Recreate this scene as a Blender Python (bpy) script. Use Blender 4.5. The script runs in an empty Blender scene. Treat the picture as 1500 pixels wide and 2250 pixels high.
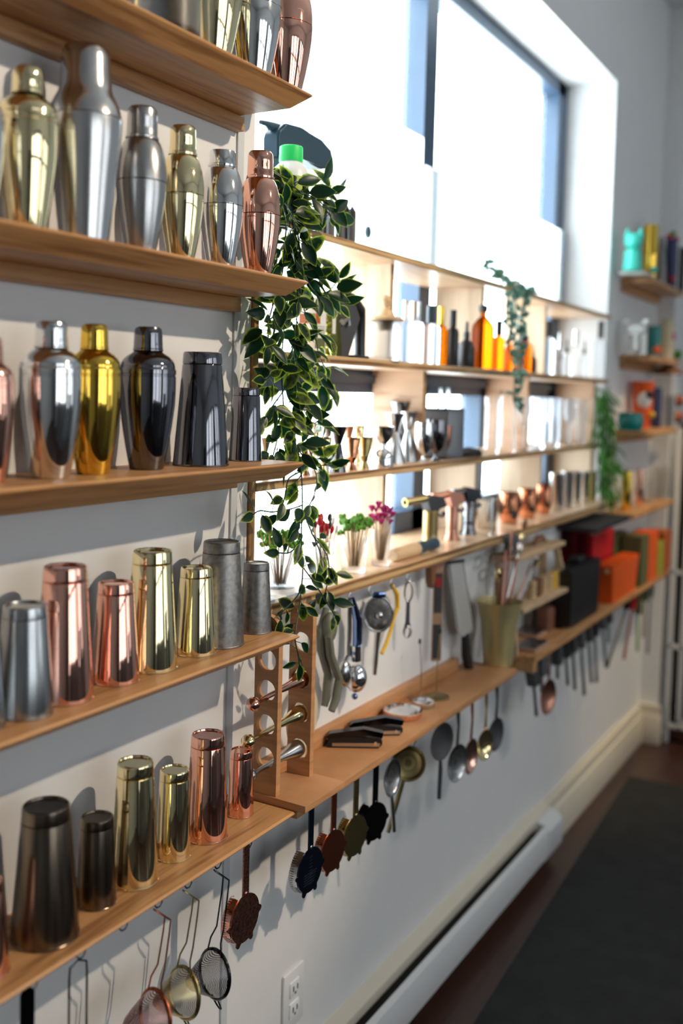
import bpy, bmesh, math, random
from mathutils import Vector, Matrix
random.seed(7)
S = bpy.context.scene
COL = S.collection
PI = math.pi

# ---------------------------------------------------------------- camera
# the wall with the shelves is the plane y = 0, the room lies at y < 0, the floor is z = 0
CAMP = Vector((0.0, -1.0, 1.48))
RM = Matrix(((0.50473379, 0.03919093, -0.86238499), (-0.86287953, 0.05313922, -0.50260833), (0.02612878, 0.99781777, 0.06063821)))
FP = 2187.0; PPX = 750.0; PPY = 991.388
def ray(u, v): return RM @ Vector((u - PPX, -(v - PPY), -FP))
def at(u, v, y):
    "point of the vertical plane y (metres from the wall) that the camera sees at pixel u, v"
    r = ray(u, v); return CAMP + r * ((y + 1.0) / r.y)
def onz(u, v, z):
    r = ray(u, v); return CAMP + r * ((z - CAMP.z) / r.z)
def pxm(p):
    d = RM.transposed() @ (Vector(p) - CAMP); return FP / -d.z
cd = bpy.data.cameras.new('camera'); cam = bpy.data.objects.new('camera', cd); COL.objects.link(cam)
cam.matrix_world = Matrix.Translation(CAMP) @ RM.to_4x4()
cd.sensor_fit = 'VERTICAL'; cd.sensor_height = 36.0; cd.sensor_width = 24.0
cd.lens = FP / 2250 * 36.0
cd.shift_y = -(1125 - PPY) / 2250
cd.clip_start = 0.05; cd.clip_end = 60
cd.dof.use_dof = True; cd.dof.focus_distance = 1.62; cd.dof.aperture_fstop = 1.9
S.camera = cam

# ---------------------------------------------------------------- world, light, exposure
S.view_settings.view_transform = 'Standard'; S.view_settings.look = 'None'
S.view_settings.gamma = 1.0; S.view_settings.use_curve_mapping = False
S.view_settings.exposure = 0.0
S.cycles.use_denoising = True
S.cycles.max_bounces = 10; S.cycles.diffuse_bounces = 4; S.cycles.glossy_bounces = 6; S.cycles.transmission_bounces = 8
S.cycles.transparent_max_bounces = 16
S.cycles.caustics_reflective = False; S.cycles.caustics_refractive = False
S.cycles.sample_clamp_indirect = 6.0
W = bpy.data.worlds.new('sky'); S.world = W; W.use_nodes = True
bg = W.node_tree.nodes['Background']; bg.inputs[0].default_value = (0.88, 0.955, 1.0, 1); bg.inputs[1].default_value = 9.5
def lamp(name, kind, loc, energy, color, target=None, **k):
    d = bpy.data.lights.new(name, kind); d.energy = energy; d.color = color
    for a, b in k.items(): setattr(d, a, b)
    o = bpy.data.objects.new(name, d); COL.objects.link(o); o.location = loc
    if target is not None: o.rotation_euler = (Vector(target) - Vector(loc)).to_track_quat('-Z', 'Y').to_euler()
    return o
# warm ceiling spot that throws the shelf shadows, a second one near the far corner, window portals
lamp('track_spot_light', 'SPOT', (1.8, -2.0, 2.83), 165, (1.0, 0.82, 0.62), (1.25, 0, 1.60), spot_size=0.88, spot_blend=0.42, shadow_soft_size=0.03)
lamp('corner_spot_light', 'SPOT', (3.9, -1.2, 2.83), 120, (1.0, 0.74, 0.40), (4.15, 0, 0.45), spot_size=0.75, spot_blend=1.0, shadow_soft_size=0.05)
lamp('wall_fill_light', 'SPOT', (3.0, -2.0, 2.83), 50, (1.0, 0.93, 0.84), (2.7, 0, 0.55), spot_size=1.1, spot_blend=0.9, shadow_soft_size=0.20)  # soft fill added to brighten the lower right wall
def portal(loc, sx, sy, rot):
    d = bpy.data.lights.new('window_portal', 'AREA'); d.shape = 'RECTANGLE'; d.size = sx; d.size_y = sy; d.cycles.is_portal = True
    o = bpy.data.objects.new('window_portal', d); COL.objects.link(o); o.location = loc; o.rotation_euler = rot
portal((2.49, 0.30, 1.85), 2.2, 1.6, (-PI/2, 0, 0))
# daylight in the two big shop-front windows on the opposite side of the room
for xc, sx in ((0.30, 2.5), (3.25, 1.9)):
    lamp('shopfront_daylight', 'AREA', (xc, -4.27, 1.65), 3.7*PI*sx*2.0, (0.93, 0.98, 1.0), (xc, 0, 1.65), shape='RECTANGLE', size=sx, size_y=2.0)

# ---------------------------------------------------------------- materials
def newmat(name):
    m = bpy.data.materials.new(name); m.use_nodes = True
    nt = m.node_tree; return m, nt, nt.nodes['Principled BSDF']
def N(nt, t, **k):
    n = nt.nodes.new(t)
    for a, b in k.items():
        if a.startswith('i_'): n.inputs[a[2:].replace('_', ' ')].default_value = b
        else: setattr(n, a, b)
    return n
def coords(nt, sc, kind='Object'):
    tc = N(nt, 'ShaderNodeTexCoord'); mp = N(nt, 'ShaderNodeMapping'); mp.inputs['Scale'].default_value = sc
    nt.links.new(tc.outputs[kind], mp.inputs['Vector']); return mp.outputs[0]
def ramp(nt, fac, stops):
    r = N(nt, 'ShaderNodeValToRGB'); e = r.color_ramp.elements
    while len(e) < len(stops): e.new(0.5)
    for i, (p, c) in enumerate(stops): e[i].position = p; e[i].color = (*c, 1)
    nt.links.new(fac, r.inputs[0]); return r.outputs[0]
MATS = {}
def plain(name, col, rough=0.5, metal=0.0, noise=0.06, **k):
    m, nt, b = newmat(name)
    b.inputs['Roughness'].default_value = rough; b.inputs['Metallic'].default_value = metal
    n = N(nt, 'ShaderNodeTexNoise'); n.inputs['Scale'].default_value = 14; nt.links.new(coords(nt, (1, 1, 1)), n.inputs['Vector'])
    lo = tuple(max(0, c * (1 - noise)) for c in col); hi = tuple(min(1, c * (1 + noise)) for c in col)
    nt.links.new(ramp(nt, n.outputs[0], [(0.3, lo), (0.7, hi)]), b.inputs['Base Color'])
    for a, v in k.items(): b.inputs[a.replace('_', ' ')].default_value = v
    MATS[name] = m; return m
def brushed(name, col, col2, rough, sc, metal=1.0):
    m, nt, b = newmat(name); b.inputs['Metallic'].default_value = metal
    n = N(nt, 'ShaderNodeTexNoise'); n.inputs['Scale'].default_value = 1; n.inputs['Detail'].default_value = 5
    nt.links.new(coords(nt, sc), n.inputs['Vector'])
    nt.links.new(ramp(nt, n.outputs[0], [(0.3, col2), (0.65, col)]), b.inputs['Base Color'])
    mr = N(nt, 'ShaderNodeMapRange'); mr.inputs['To Min'].default_value = rough * 0.7; mr.inputs['To Max'].default_value = rough * 1.4
    nt.links.new(n.outputs[0], mr.inputs['Value']); nt.links.new(mr.outputs[0], b.inputs['Roughness'])
    MATS[name] = m; return m
def wood(name, c1, c2, sc=(1.6, 30, 30), rough=0.42, knots=False):
    m, nt, b = newmat(name); b.inputs['Roughness'].default_value = rough
    v = coords(nt, sc)
    n = N(nt, 'ShaderNodeTexNoise'); n.inputs['Scale'].default_value = 1.6; n.inputs['Detail'].default_value = 6; n.inputs['Distortion'].default_value = 0.6
    nt.links.new(v, n.inputs['Vector'])
    n2 = N(nt, 'ShaderNodeTexNoise'); n2.inputs['Scale'].default_value = 5.0; n2.inputs['Detail'].default_value = 3
    nt.links.new(v, n2.inputs['Vector'])
    mx = N(nt, 'ShaderNodeMath', operation='MULTIPLY_ADD'); mx.inputs[1].default_value = 0.55
    nt.links.new(n2.outputs[0], mx.inputs[0]); nt.links.new(n.outputs[0], mx.inputs[2])
    st = [(0.60, c2), (0.76, c1), (1.0, tuple(x * 1.15 for x in c1))]
    nt.links.new(ramp(nt, mx.outputs[0], st), b.inputs['Base Color'])
    bp = N(nt, 'ShaderNodeBump'); bp.inputs['Strength'].default_value = 0.12; bp.inputs['Distance'].default_value = 0.002
    nt.links.new(mx.outputs[0], bp.inputs['Height']); nt.links.new(bp.outputs[0], b.inputs['Normal'])
    MATS[name] = m; return m
def glassy(name, col=(1, 1, 1), rough=0.02, mix=0.35):
    "thin shop glass: mostly see-through, partly reflecting"
    m, nt, b = newmat(name)
    b.inputs['Base Color'].default_value = (*col, 1); b.inputs['Roughness'].default_value = rough
    b.inputs['Transmission Weight'].default_value = 1.0; b.inputs['IOR'].default_value = 1.25
    t = N(nt, 'ShaderNodeBsdfTransparent'); t.inputs[0].default_value = (*col, 1)
    mx = N(nt, 'ShaderNodeMixShader'); mx.inputs[0].default_value = mix
    nt.links.new(t.outputs[0], mx.inputs[1]); nt.links.new(b.outputs[0], mx.inputs[2])
    nt.links.new(mx.outputs[0], nt.nodes['Material Output'].inputs[0]); MATS[name] = m; return m
def trans(name, col, w=0.6, rough=0.5):
    "translucent sheet: diffuse plus light coming through from behind"
    m, nt, b = newmat(name); b.inputs['Base Color'].default_value = (*col, 1); b.inputs['Roughness'].default_value = rough
    t = N(nt, 'ShaderNodeBsdfTranslucent'); t.inputs[0].default_value = (*col, 1)
    mx = N(nt, 'ShaderNodeMixShader'); mx.inputs[0].default_value = w
    nt.links.new(b.outputs[0], mx.inputs[1]); nt.links.new(t.outputs[0], mx.inputs[2])
    nt.links.new(mx.outputs[0], nt.nodes['Material Output'].inputs[0]); MATS[name] = m; return m
def meshy(name, col, scale=1700):
    "fine woven wire: metal with holes"
    m, nt, b = newmat(name); b.inputs['Base Color'].default_value = (*col, 1); b.inputs['Metallic'].default_value = 1; b.inputs['Roughness'].default_value = 0.35
    tc = N(nt, 'ShaderNodeTexCoord'); w1 = N(nt, 'ShaderNodeTexWave'); w2 = N(nt, 'ShaderNodeTexWave')
    w1.inputs['Scale'].default_value = scale / 6.28; w2.inputs['Scale'].default_value = scale / 6.28; w1.bands_direction = 'Z'; w2.bands_direction = 'Y'
    nt.links.new(tc.outputs['Object'], w1.inputs[0]); nt.links.new(tc.outputs['Object'], w2.inputs[0])
    mm = N(nt, 'ShaderNodeMath', operation='MAXIMUM'); nt.links.new(w1.outputs['Fac'], mm.inputs[0]); nt.links.new(w2.outputs['Fac'], mm.inputs[1])
    g = N(nt, 'ShaderNodeMath', operation='GREATER_THAN'); g.inputs[1].default_value = 0.62; nt.links.new(mm.outputs[0], g.inputs[0])
    t = N(nt, 'ShaderNodeBsdfTransparent'); mx = N(nt, 'ShaderNodeMixShader')
    nt.links.new(g.outputs[0], mx.inputs[0]); nt.links.new(t.outputs[0], mx.inputs[1]); nt.links.new(b.outputs[0], mx.inputs[2])
    nt.links.new(mx.outputs[0], nt.nodes['Material Output'].inputs[0]); MATS[name] = m; return m

wood('oak', (0.55, 0.285, 0.115), (0.33, 0.150, 0.055))
wood('beech', (0.54, 0.27, 0.12), (0.46, 0.22, 0.09), (3, 3, 40), 0.5)
wood('cedar', (0.62, 0.40, 0.26), (0.42, 0.22, 0.12), (8, 1.5, 8), 0.5)
wood('cedar_pale', (0.74, 0.58, 0.42), (0.62, 0.45, 0.30), (10, 10, 1.2), 0.5)
wood('pale_wood', (0.60, 0.42, 0.25), (0.48, 0.31, 0.17), (4, 20, 20), 0.5)
wood('dark_floor', (0.060, 0.026, 0.018), (0.028, 0.012, 0.009), (1.2, 14, 14), 0.28)
# plywood: warm face and striped layered edge
m, nt, b = newmat('plywood'); b.inputs['Roughness'].default_value = 0.45
tc = N(nt, 'ShaderNodeTexCoord'); sp = N(nt, 'ShaderNodeSeparateXYZ'); nt.links.new(tc.outputs['Object'], sp.inputs[0])
mm = N(nt, 'ShaderNodeMath', operation='MULTIPLY'); mm.inputs[1].default_value = 420.0; nt.links.new(sp.outputs['Z'], mm.inputs[0])
sn = N(nt, 'ShaderNodeMath', operation='SINE'); nt.links.new(mm.outputs[0], sn.inputs[0])
nz = N(nt, 'ShaderNodeTexNoise'); nz.inputs['Scale'].default_value = 1.0; nz.inputs['Detail'].default_value = 4; nt.links.new(coords(nt, (7, 7, 120)), nz.inputs['Vector'])
ad = N(nt, 'ShaderNodeMath', operation='MULTIPLY_ADD'); ad.inputs[1].default_value = 0.28; nt.links.new(sn.outputs[0], ad.inputs[0]); nt.links.new(nz.outputs[0], ad.inputs[2])
nt.links.new(ramp(nt, ad.outputs[0], [(0.22, (0.16, 0.075, 0.03)), (0.42, (0.44, 0.24, 0.10)), (0.75, (0.62, 0.42, 0.20))]), b.inputs['Base Color']); MATS['plywood'] = m
wood('ply_edge', (0.40, 0.24, 0.10), (0.22, 0.11, 0.045), (60, 60, 3), 0.5)
wood('ply_face', (0.64, 0.43, 0.27), (0.54, 0.34, 0.20), (3, 12, 12), 0.32)
plain('wall_paint', (0.80, 0.80, 0.80), 0.6, noise=0.015)
plain('cool_paint', (0.60, 0.63, 0.66), 0.6, noise=0.02)
plain('white_paint', (0.82, 0.82, 0.82), 0.35, noise=0.01)
plain('cream_paint', (0.74, 0.68, 0.56), 0.5, noise=0.02)
plain('heater_paint', (0.76, 0.77, 0.78), 0.3, noise=0.01)
plain('ceiling_paint', (0.7, 0.7, 0.7), 0.7, noise=0.02)
plain('window_black', (0.045, 0.085, 0.15), 0.3)  # black frame; the blue lift is veiling glare put into the colour
plain('rubber_mat', (0.016, 0.017, 0.017), 0.9, noise=0.3)
plain('black', (0.012, 0.012, 0.014), 0.35); plain('matte_black', (0.02, 0.02, 0.022), 0.75)
plain('ink_blue', (0.025, 0.055, 0.085), 0.35); plain('charcoal', (0.05, 0.05, 0.055), 0.5)
plain('green_cap', (0.02, 0.72, 0.16), 0.4); plain('white_plastic', (0.85, 0.88, 0.88), 0.35); plain('lime_label', (0.42, 0.58, 0.06), 0.5)
plain('label_black', (0.04, 0.045, 0.03), 0.5); plain('paper', (0.78, 0.78, 0.76), 0.6); plain('red', (0.50, 0.01, 0.02), 0.4); plain('orange', (0.80, 0.11, 0.01), 0.4)
plain('teal', (0.06, 0.62, 0.50), 0.25); plain('deep_teal', (0.01, 0.20, 0.19), 0.25); plain('green', (0.10, 0.30, 0.03), 0.5); plain('olive', (0.11, 0.12, 0.045), 0.5); plain('lime', (0.33, 0.38, 0.04), 0.5)
plain('leaf_bright', (0.13, 0.38, 0.04), 0.4); plain('magenta', (0.50, 0.02, 0.20), 0.4); plain('bamboo', (0.70, 0.48, 0.27), 0.5)
plain('kraft', (0.44, 0.27, 0.17), 0.6); plain('rust', (0.42, 0.10, 0.02), 0.5); plain('brown', (0.20, 0.08, 0.03), 0.5); plain('sage', (0.16, 0.17, 0.13), 0.45)
plain('cream_ring', (0.62, 0.54, 0.36), 0.45); plain('ceramic_white', (0.78, 0.78, 0.76), 0.2); plain('cork', (0.62, 0.44, 0.25), 0.8); plain('yellow', (0.75, 0.45, 0.03), 0.4)
plain('navy', (0.03, 0.04, 0.12), 0.4); plain('grey_metal', (0.35, 0.35, 0.37), 0.3, 1.0); plain('leather', (0.20, 0.08, 0.045), 0.5); plain('slate', (0.09, 0.09, 0.10), 0.6)
plain('copper', (0.95, 0.52, 0.40), 0.05, 1.0, 0.0); plain('gold', (0.94, 0.77, 0.42), 0.05, 1.0, 0.0); plain('pale_gold', (0.95, 0.82, 0.49), 0.05, 1.0, 0.0)
plain('deep_gold', (0.96, 0.62, 0.10), 0.07, 1.0, 0.0); plain('steel', (0.80, 0.80, 0.80), 0.07, 1.0, 0.0); plain('chrome', (0.90, 0.90, 0.92), 0.03, 1.0, 0.0)
plain('soft_steel', (0.62, 0.62, 0.62), 0.2, 1.0, 0.0); plain('gunmetal', (0.20, 0.20, 0.22), 0.06, 1.0, 0.0); plain('black_metal', (0.05, 0.05, 0.06), 0.18, 1.0, 0.0)
plain('blue_metal', (0.035, 0.055, 0.11), 0.3, 1.0, 0.0); plain('red_copper', (0.45, 0.13, 0.07), 0.3, 1.0); plain('dull_copper', (0.55, 0.26, 0.18), 0.35, 1.0); plain('dull_gold', (0.38, 0.30, 0.13), 0.3, 1.0)
plain('satin_steel', (0.50, 0.50, 0.50), 0.24, 1.0, 0.04); plain('blue_steel', (0.22, 0.32, 0.62), 0.12, 1.0, 0.0)
brushed('vintage_steel', (0.55, 0.57, 0.58), (0.30, 0.31, 0.32), 0.2, (60, 60, 4))
brushed('antique_brass', (0.24, 0.19, 0.14), (0.09, 0.075, 0.06), 0.22, (90, 90, 2))
brushed('brass_disc', (0.09, 0.07, 0.055), (0.04, 0.03, 0.025), 0.3, (60, 60, 60))
brushed('pewter', (0.27, 0.265, 0.26), (0.17, 0.165, 0.16), 0.42, (45, 45, 45))
brushed('verdigris', (0.70, 0.57, 0.27), (0.47, 0.44, 0.23), 0.35, (26, 26, 9), 0.45)
plain('bright_steel', (0.80, 0.80, 0.78), 0.35, 0.5, 0.03)
brushed('hammered_copper', (0.95, 0.42, 0.24), (0.75, 0.28, 0.15), 0.12, (60, 60, 60))
brushed('etched_copper', (0.62, 0.28, 0.20), (0.22, 0.08, 0.06), 0.3, (260, 260, 260))
brushed('etched_pewter', (0.33, 0.325, 0.32), (0.20, 0.195, 0.19), 0.42, (130, 130, 130))
glassy('glass'); glassy('amber_glass', (0.62, 0.20, 0.006), 0.05, 0.5); glassy('cut_crystal', (1, 1, 1), 0.12, 0.6); glassy('frosted', (0.95, 0.97, 1.0), 0.3, 0.6); glassy('smoke_red', (0.35, 0.03, 0.04), 0.1, 0.4)
glassy('pane_glass', (0.97, 1.0, 1.0), 0.0, 0.06); glassy('pale_yellow', (0.80, 0.80, 0.35), 0.1, 0.3); glassy('cyan_glass', (0.6, 0.95, 0.92), 0.1, 0.3)
trans('sheet_white', (0.95, 0.97, 0.98), 0.85); trans('tray_white', (0.92, 0.92, 0.94), 0.05); trans('euca', (0.14, 0.26, 0.20), 0.3)
meshy('mesh_gold', (0.75, 0.62, 0.30)); meshy('mesh_copper', (0.55, 0.28, 0.27)); meshy('mesh_gun', (0.12, 0.12, 0.13)); meshy('mesh_steel', (0.5, 0.5, 0.5))
# variegated leaf: dark heart, yellow-green rim carried by the leaf's own 'rim' attribute
def leafmat(name, heart, rim, w=0.35):
    m, nt, b = newmat(name); b.inputs['Roughness'].default_value = 0.35
    a = N(nt, 'ShaderNodeAttribute', attribute_name='rim'); n = N(nt, 'ShaderNodeTexNoise'); n.inputs['Scale'].default_value = 120
    tc = N(nt, 'ShaderNodeTexCoord'); nt.links.new(tc.outputs['Object'], n.inputs['Vector'])
    ma = N(nt, 'ShaderNodeMath', operation='MULTIPLY_ADD'); ma.inputs[1].default_value = 0.35; nt.links.new(n.outputs[0], ma.inputs[0]); nt.links.new(a.outputs['Fac'], ma.inputs[2])
    c = ramp(nt, ma.outputs[0], [(0.66, heart), (0.86, tuple(a*.5+b*.5 for a, b in zip(heart, rim))), (1.0, rim)])
    t = N(nt, 'ShaderNodeBsdfTranslucent'); nt.links.new(c, b.inputs['Base Color']); nt.links.new(c, t.inputs[0])
    mx = N(nt, 'ShaderNodeMixShader'); mx.inputs[0].default_value = w
    nt.links.new(b.outputs[0], mx.inputs[1]); nt.links.new(t.outputs[0], mx.inputs[2]); nt.links.new(mx.outputs[0], nt.nodes['Material Output'].inputs[0]); MATS[name] = m
leafmat('leaf', (0.004, 0.030, 0.012), (0.42, 0.56, 0.05), 0.42); leafmat('leaf_far', (0.03, 0.16, 0.015), (0.14, 0.42, 0.04), 0.4)
plain('stem', (0.012, 0.05, 0.035), 0.5)

# ---------------------------------------------------------------- mesh helpers
def new(): return bmesh.new()
def box(bm, x0, x1, y0, y1, z0, z1, bev=0.0):
    r = bmesh.ops.create_cube(bm, size=1.0, matrix=Matrix.Translation(((x0+x1)/2, (y0+y1)/2, (z0+z1)/2)) @ Matrix.Diagonal((abs(x1-x0), abs(y1-y0), abs(z1-z0), 1)))
    if bev:
        es = {e for v in r['verts'] for e in v.link_edges}
        bmesh.ops.bevel(bm, geom=list(es), offset=bev, segments=2, affect='EDGES', profile=0.5)
    return r['verts']
def lathe(bm, prof, seg=40, c=(0, 0, 0), M=None):
    rings = []
    M = M or Matrix.Identity(4); c = Vector(c)
    for r, z in prof:
        if r < 1e-6: rings.append([bm.verts.new(M @ (c + Vector((0, 0, z))))])
        else: rings.append([bm.verts.new(M @ (c + Vector((r*math.cos(2*PI*i/seg), r*math.sin(2*PI*i/seg), z)))) for i in range(seg)])
    for a, b in zip(rings, rings[1:]):
        if len(a) == 1 and len(b) == 1: continue
        for i in range(seg):
            j = (i+1) % seg
            if len(a) == 1: bm.faces.new((a[0], b[i], b[j]))
            elif len(b) == 1: bm.faces.new((a[i], b[0], a[j]))
            else: bm.faces.new((a[i], a[j], b[j], b[i]))
def tube(bm, pts, r, seg=8, closed=False):
    pts = [Vector(p) for p in pts]; n = len(pts)
    rad = r if isinstance(r, (list, tuple)) else [r]*n
    prev = None; rings = []
    for i, p in enumerate(pts):
        if closed: t = pts[(i+1) % n] - pts[i-1]
        else: t = pts[min(i+1, n-1)] - pts[max(i-1, 0)]
        t.normalize()
        if prev is None:
            a = Vector((0, 0, 1)) if abs(t.z) < 0.9 else Vector((1, 0, 0)); u = t.cross(a).normalized()
        else: u = (prev - t * prev.dot(t)).normalized()
        w = t.cross(u); prev = u
        rings.append([bm.verts.new(p + (u*math.cos(2*PI*k/seg) + w*math.sin(2*PI*k/seg))*rad[i]) for k in range(seg)])
    m = n if closed else n-1
    for i in range(m):
        a, b = rings[i], rings[(i+1) % n]
        for k in range(seg):
            j = (k+1) % seg; bm.faces.new((a[k], a[j], b[j], b[k]))
    if not closed: bm.faces.new(rings[0][::-1]); bm.faces.new(rings[-1])
def prism(bm, poly, y0, y1, plane='XZ'):
    f = {'XZ': lambda a, b, c: (a, c, b), 'XY': lambda a, b, c: (a, b, c), 'YZ': lambda a, b, c: (c, a, b)}[plane]
    A = [bm.verts.new(f(a, b, y0)) for a, b in poly]; B = [bm.verts.new(f(a, b, y1)) for a, b in poly]
    bm.faces.new(A); bm.faces.new(B[::-1])
    for i in range(len(A)): j = (i+1) % len(A); bm.faces.new((A[i], A[j], B[j], B[i]))
def ball(bm, c, r, s=(1, 1, 1), seg=20):
    bmesh.ops.create_uvsphere(bm, u_segments=seg, v_segments=seg//2+2, radius=r, matrix=Matrix.Translation(c) @ Matrix.Diagonal((*s, 1)))
def arc(cx, cz, r, a0, a1, n=12): return [(cx + r*math.cos(math.radians(a0+(a1-a0)*i/n)), cz + r*math.sin(math.radians(a0+(a1-a0)*i/n))) for i in range(n+1)]
def O(name, bm, mat, parent=None, sharp=35, label=None):
    bmesh.ops.recalc_face_normals(bm, faces=bm.faces[:])
    for f in bm.faces: f.smooth = True
    for e in bm.edges:
        if len(e.link_faces) == 2 and e.calc_face_angle(0) > math.radians(sharp): e.smooth = False
    me = bpy.data.meshes.new(name); bm.to_mesh(me); bm.free()
    for x in (mat if isinstance(mat, (list, tuple)) else [mat]): me.materials.append(MATS[x])
    o = bpy.data.objects.new(name, me); COL.objects.link(o)
    if parent is not None: o.parent = parent
    if label: o['label'] = label
    return o
def tag(o, label, cat, group=None, kind=None):
    o['label'] = label; o['category'] = cat
    if group: o['group'] = group
    if kind: o['kind'] = kind
    return o
def thing(name, label, cat, loc=(0, 0, 0), rz=0.0, group=None, rot=None):
    o = bpy.data.objects.new(name, None); o.empty_display_size = 0.02; COL.objects.link(o); o.location = loc
    o.rotation_euler = rot if rot else (0, 0, rz); return tag(o, label, cat, group)
def solo(name, bm, mat, label, cat, loc=(0, 0, 0), rz=0.0, group=None, rot=None, kind=None, sharp=35):
    o = O(name, bm, mat, None, sharp); o.location = loc; o.rotation_euler = rot if rot else (0, 0, rz); return tag(o, label, cat, group, kind)
def struct(name, bm, mat, parent=None, sharp=35):
    o = O(name, bm, mat, parent, sharp)
    if parent is None: o['kind'] = 'structure'
    return o
def dup(root, loc, rz=None, label=None, group=None):
    def cp(o, par):
        c = o.copy(); COL.objects.link(c)
        if par is not None: c.parent = par
        for ch in o.children: cp(ch, c)
        return c
    r = cp(root, None); r.location = loc
    if rz is not None: r.rotation_euler = (0, 0, rz)
    if label: r['label'] = label
    if group: r['group'] = group
    return r
def place(u, vt, vb, w, y, zs=None):
    "base point on the shelf, height and radius of something seen between pixel rows vt, vb with pixel width w, standing y from the wall"
    X = at(u, (vt+vb)/2, y).x
    if zs is None: zs = at(u, vb, y).z
    p = Vector((X, y, zs)); H = at(u, vt, y).z - zs
    return (X, y, zs), H, w/2/pxm((X, y, zs + H/2))

# ================================================================ the room
ZC = 1.48
WX0, WX1, WZ0, WZ1 = 1.397, 3.585, 1.095, 2.60
def wall_with_hole(name, xa, xb, y0, y1, za, zb, holes, mat):
    bm = new(); x = xa
    for hx0, hx1, hz0, hz1 in holes:
        box(bm, x, hx0, y0, y1, za, zb); box(bm, hx0, hx1, y0, y1, za, hz0); box(bm, hx0, hx1, y0, y1, hz1, zb); x = hx1
    box(bm, x, xb, y0, y1, za, zb); return struct(name, bm, mat)
wall_with_hole('wall_left', -2.6, 4.33, 0, 0.24, 0, 3.1, [(WX0, WX1, WZ0, WZ1)], 'wall_paint')
bm = new(); box(bm, -2.6, 4.8, -4.4, 0.24, -0.1, 0); struct('floor', bm, 'dark_floor')
bm = new(); box(bm, -2.6, 4.8, -4.4, 0.24, 3.1, 3.2); struct('ceiling', bm, 'ceiling_paint')
bm = new(); box(bm, 4.33, 4.8, -0.077, 0.24, 0, 3.1); struct('wall_right', bm, 'wall_paint')
bm = new(); box(bm, 4.7, 4.8, -4.2, -0.077, 0, 3.1); struct('wall_far', bm, 'cool_paint')
bm = new(); box(bm, -2.7, -2.6, -4.4, 0.24, 0, 3.1); struct('wall_near', bm, 'wall_paint')
OP = [(-0.95, 1.55, 0.65, 2.65), (2.3, 4.2, 0.65, 2.65)]
wall_with_hole('wall_back', -2.6, 4.8, -4.4, -4.2, 0, 3.1, OP, 'wall_paint')
for k, (a, b_, c, d) in enumerate(OP):
    bm = new(); box(bm, a-.05, b_+.05, -4.46, -4.405, c-.05, d+.05)  # solid backing added to keep the sky light out
    for i, x in enumerate([a + (b_-a)*i/9 for i in range(10)]): w = (0.05, 0.012, 0.03, 0.10)[i % 4]; box(bm, x-w, x+w, -4.24, -4.20, c, d)  # bars of uneven width, added as dark stripes for the reflections
    for z in (c+0.03, 1.95, d-0.03): box(bm, a, b_, -4.24, -4.20, z-0.03, z+0.03)
    struct('window_%d' % (k+2), bm, 'window_black')
# unseen dark blocks added along the opposite side to be mirrored in the polished metal
bm = new()
for x0, x1, z1 in ((-1.9, -1.1, 2.1), (1.62, 1.8, 2.5), (2.0, 2.2, 2.2), (-0.6, 1.5, 0.9), (2.5, 3.2, 1.2), (3.6, 4.4, 0.8)):
    box(bm, x0, x1, -4.15, -3.75, 0, z1)
struct('reflection_blocks', bm, 'slate')
# main window: frame in the recess, mullions, transom, glass
bm = new(); fy0, fy1 = 0.177, 0.245
box(bm, 3.49, 3.545, fy0, fy1, WZ0, WZ1); box(bm, 1.397, 1.45, fy0, fy1, WZ0, WZ1)
box(bm, 1.397, 3.585, fy0, fy1, 2.555, 2.60); box(bm, 2.30, 3.585, fy0, fy1, WZ0, 1.165); box(bm, 1.397, 2.30, fy0, fy1, WZ0, 1.108)
box(bm, 2.407, 2.478, fy0, fy1, WZ0, WZ1); box(bm, 1.397, 3.585, fy0, fy1, 1.475, 1.545)
box(bm, 1.45, 3.5, 0.165, fy1, 1.50, 1.52); box(bm, 2.86, 2.90, fy0, fy1, WZ0, 1.50); box(bm, 3.545, 3.585, 0.177, 0.24, WZ0, WZ1)
win = struct('window_1', bm, 'window_black')
bm = new(); box(bm, 1.40, 3.56, 0.215, 0.221, WZ0, WZ1); struct('pane', bm, 'pane_glass', win)
# baseboard, upright rail on the wall, outlet-side trim
bm = new(); box(bm, 3.08, 4.33, -0.018, 0.0, 0, 0.16); box(bm, 3.08, 4.33, -0.026, 0.0, 0, 0.125, 0.004); struct('baseboard_left', bm, 'cream_paint')
bm = new(); box(bm, 4.306, 4.33, -0.095, -0.0, 0, 0.17); box(bm, 4.30, 4.33, -0.10, 0.0, 0, 0.13, 0.004); struct('baseboard_right', bm, 'cream_paint')
bm = new(); box(bm, 1.3455, 1.3625, -0.004, 0.0, 0.2, 3.1); struct('trim_1', bm, 'cool_paint')
bm = new(); box(bm, -1.0, 4.0, -0.006, 0.0, 0.155, 0.172); struct('trim_2', bm, 'cream_paint')
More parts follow.
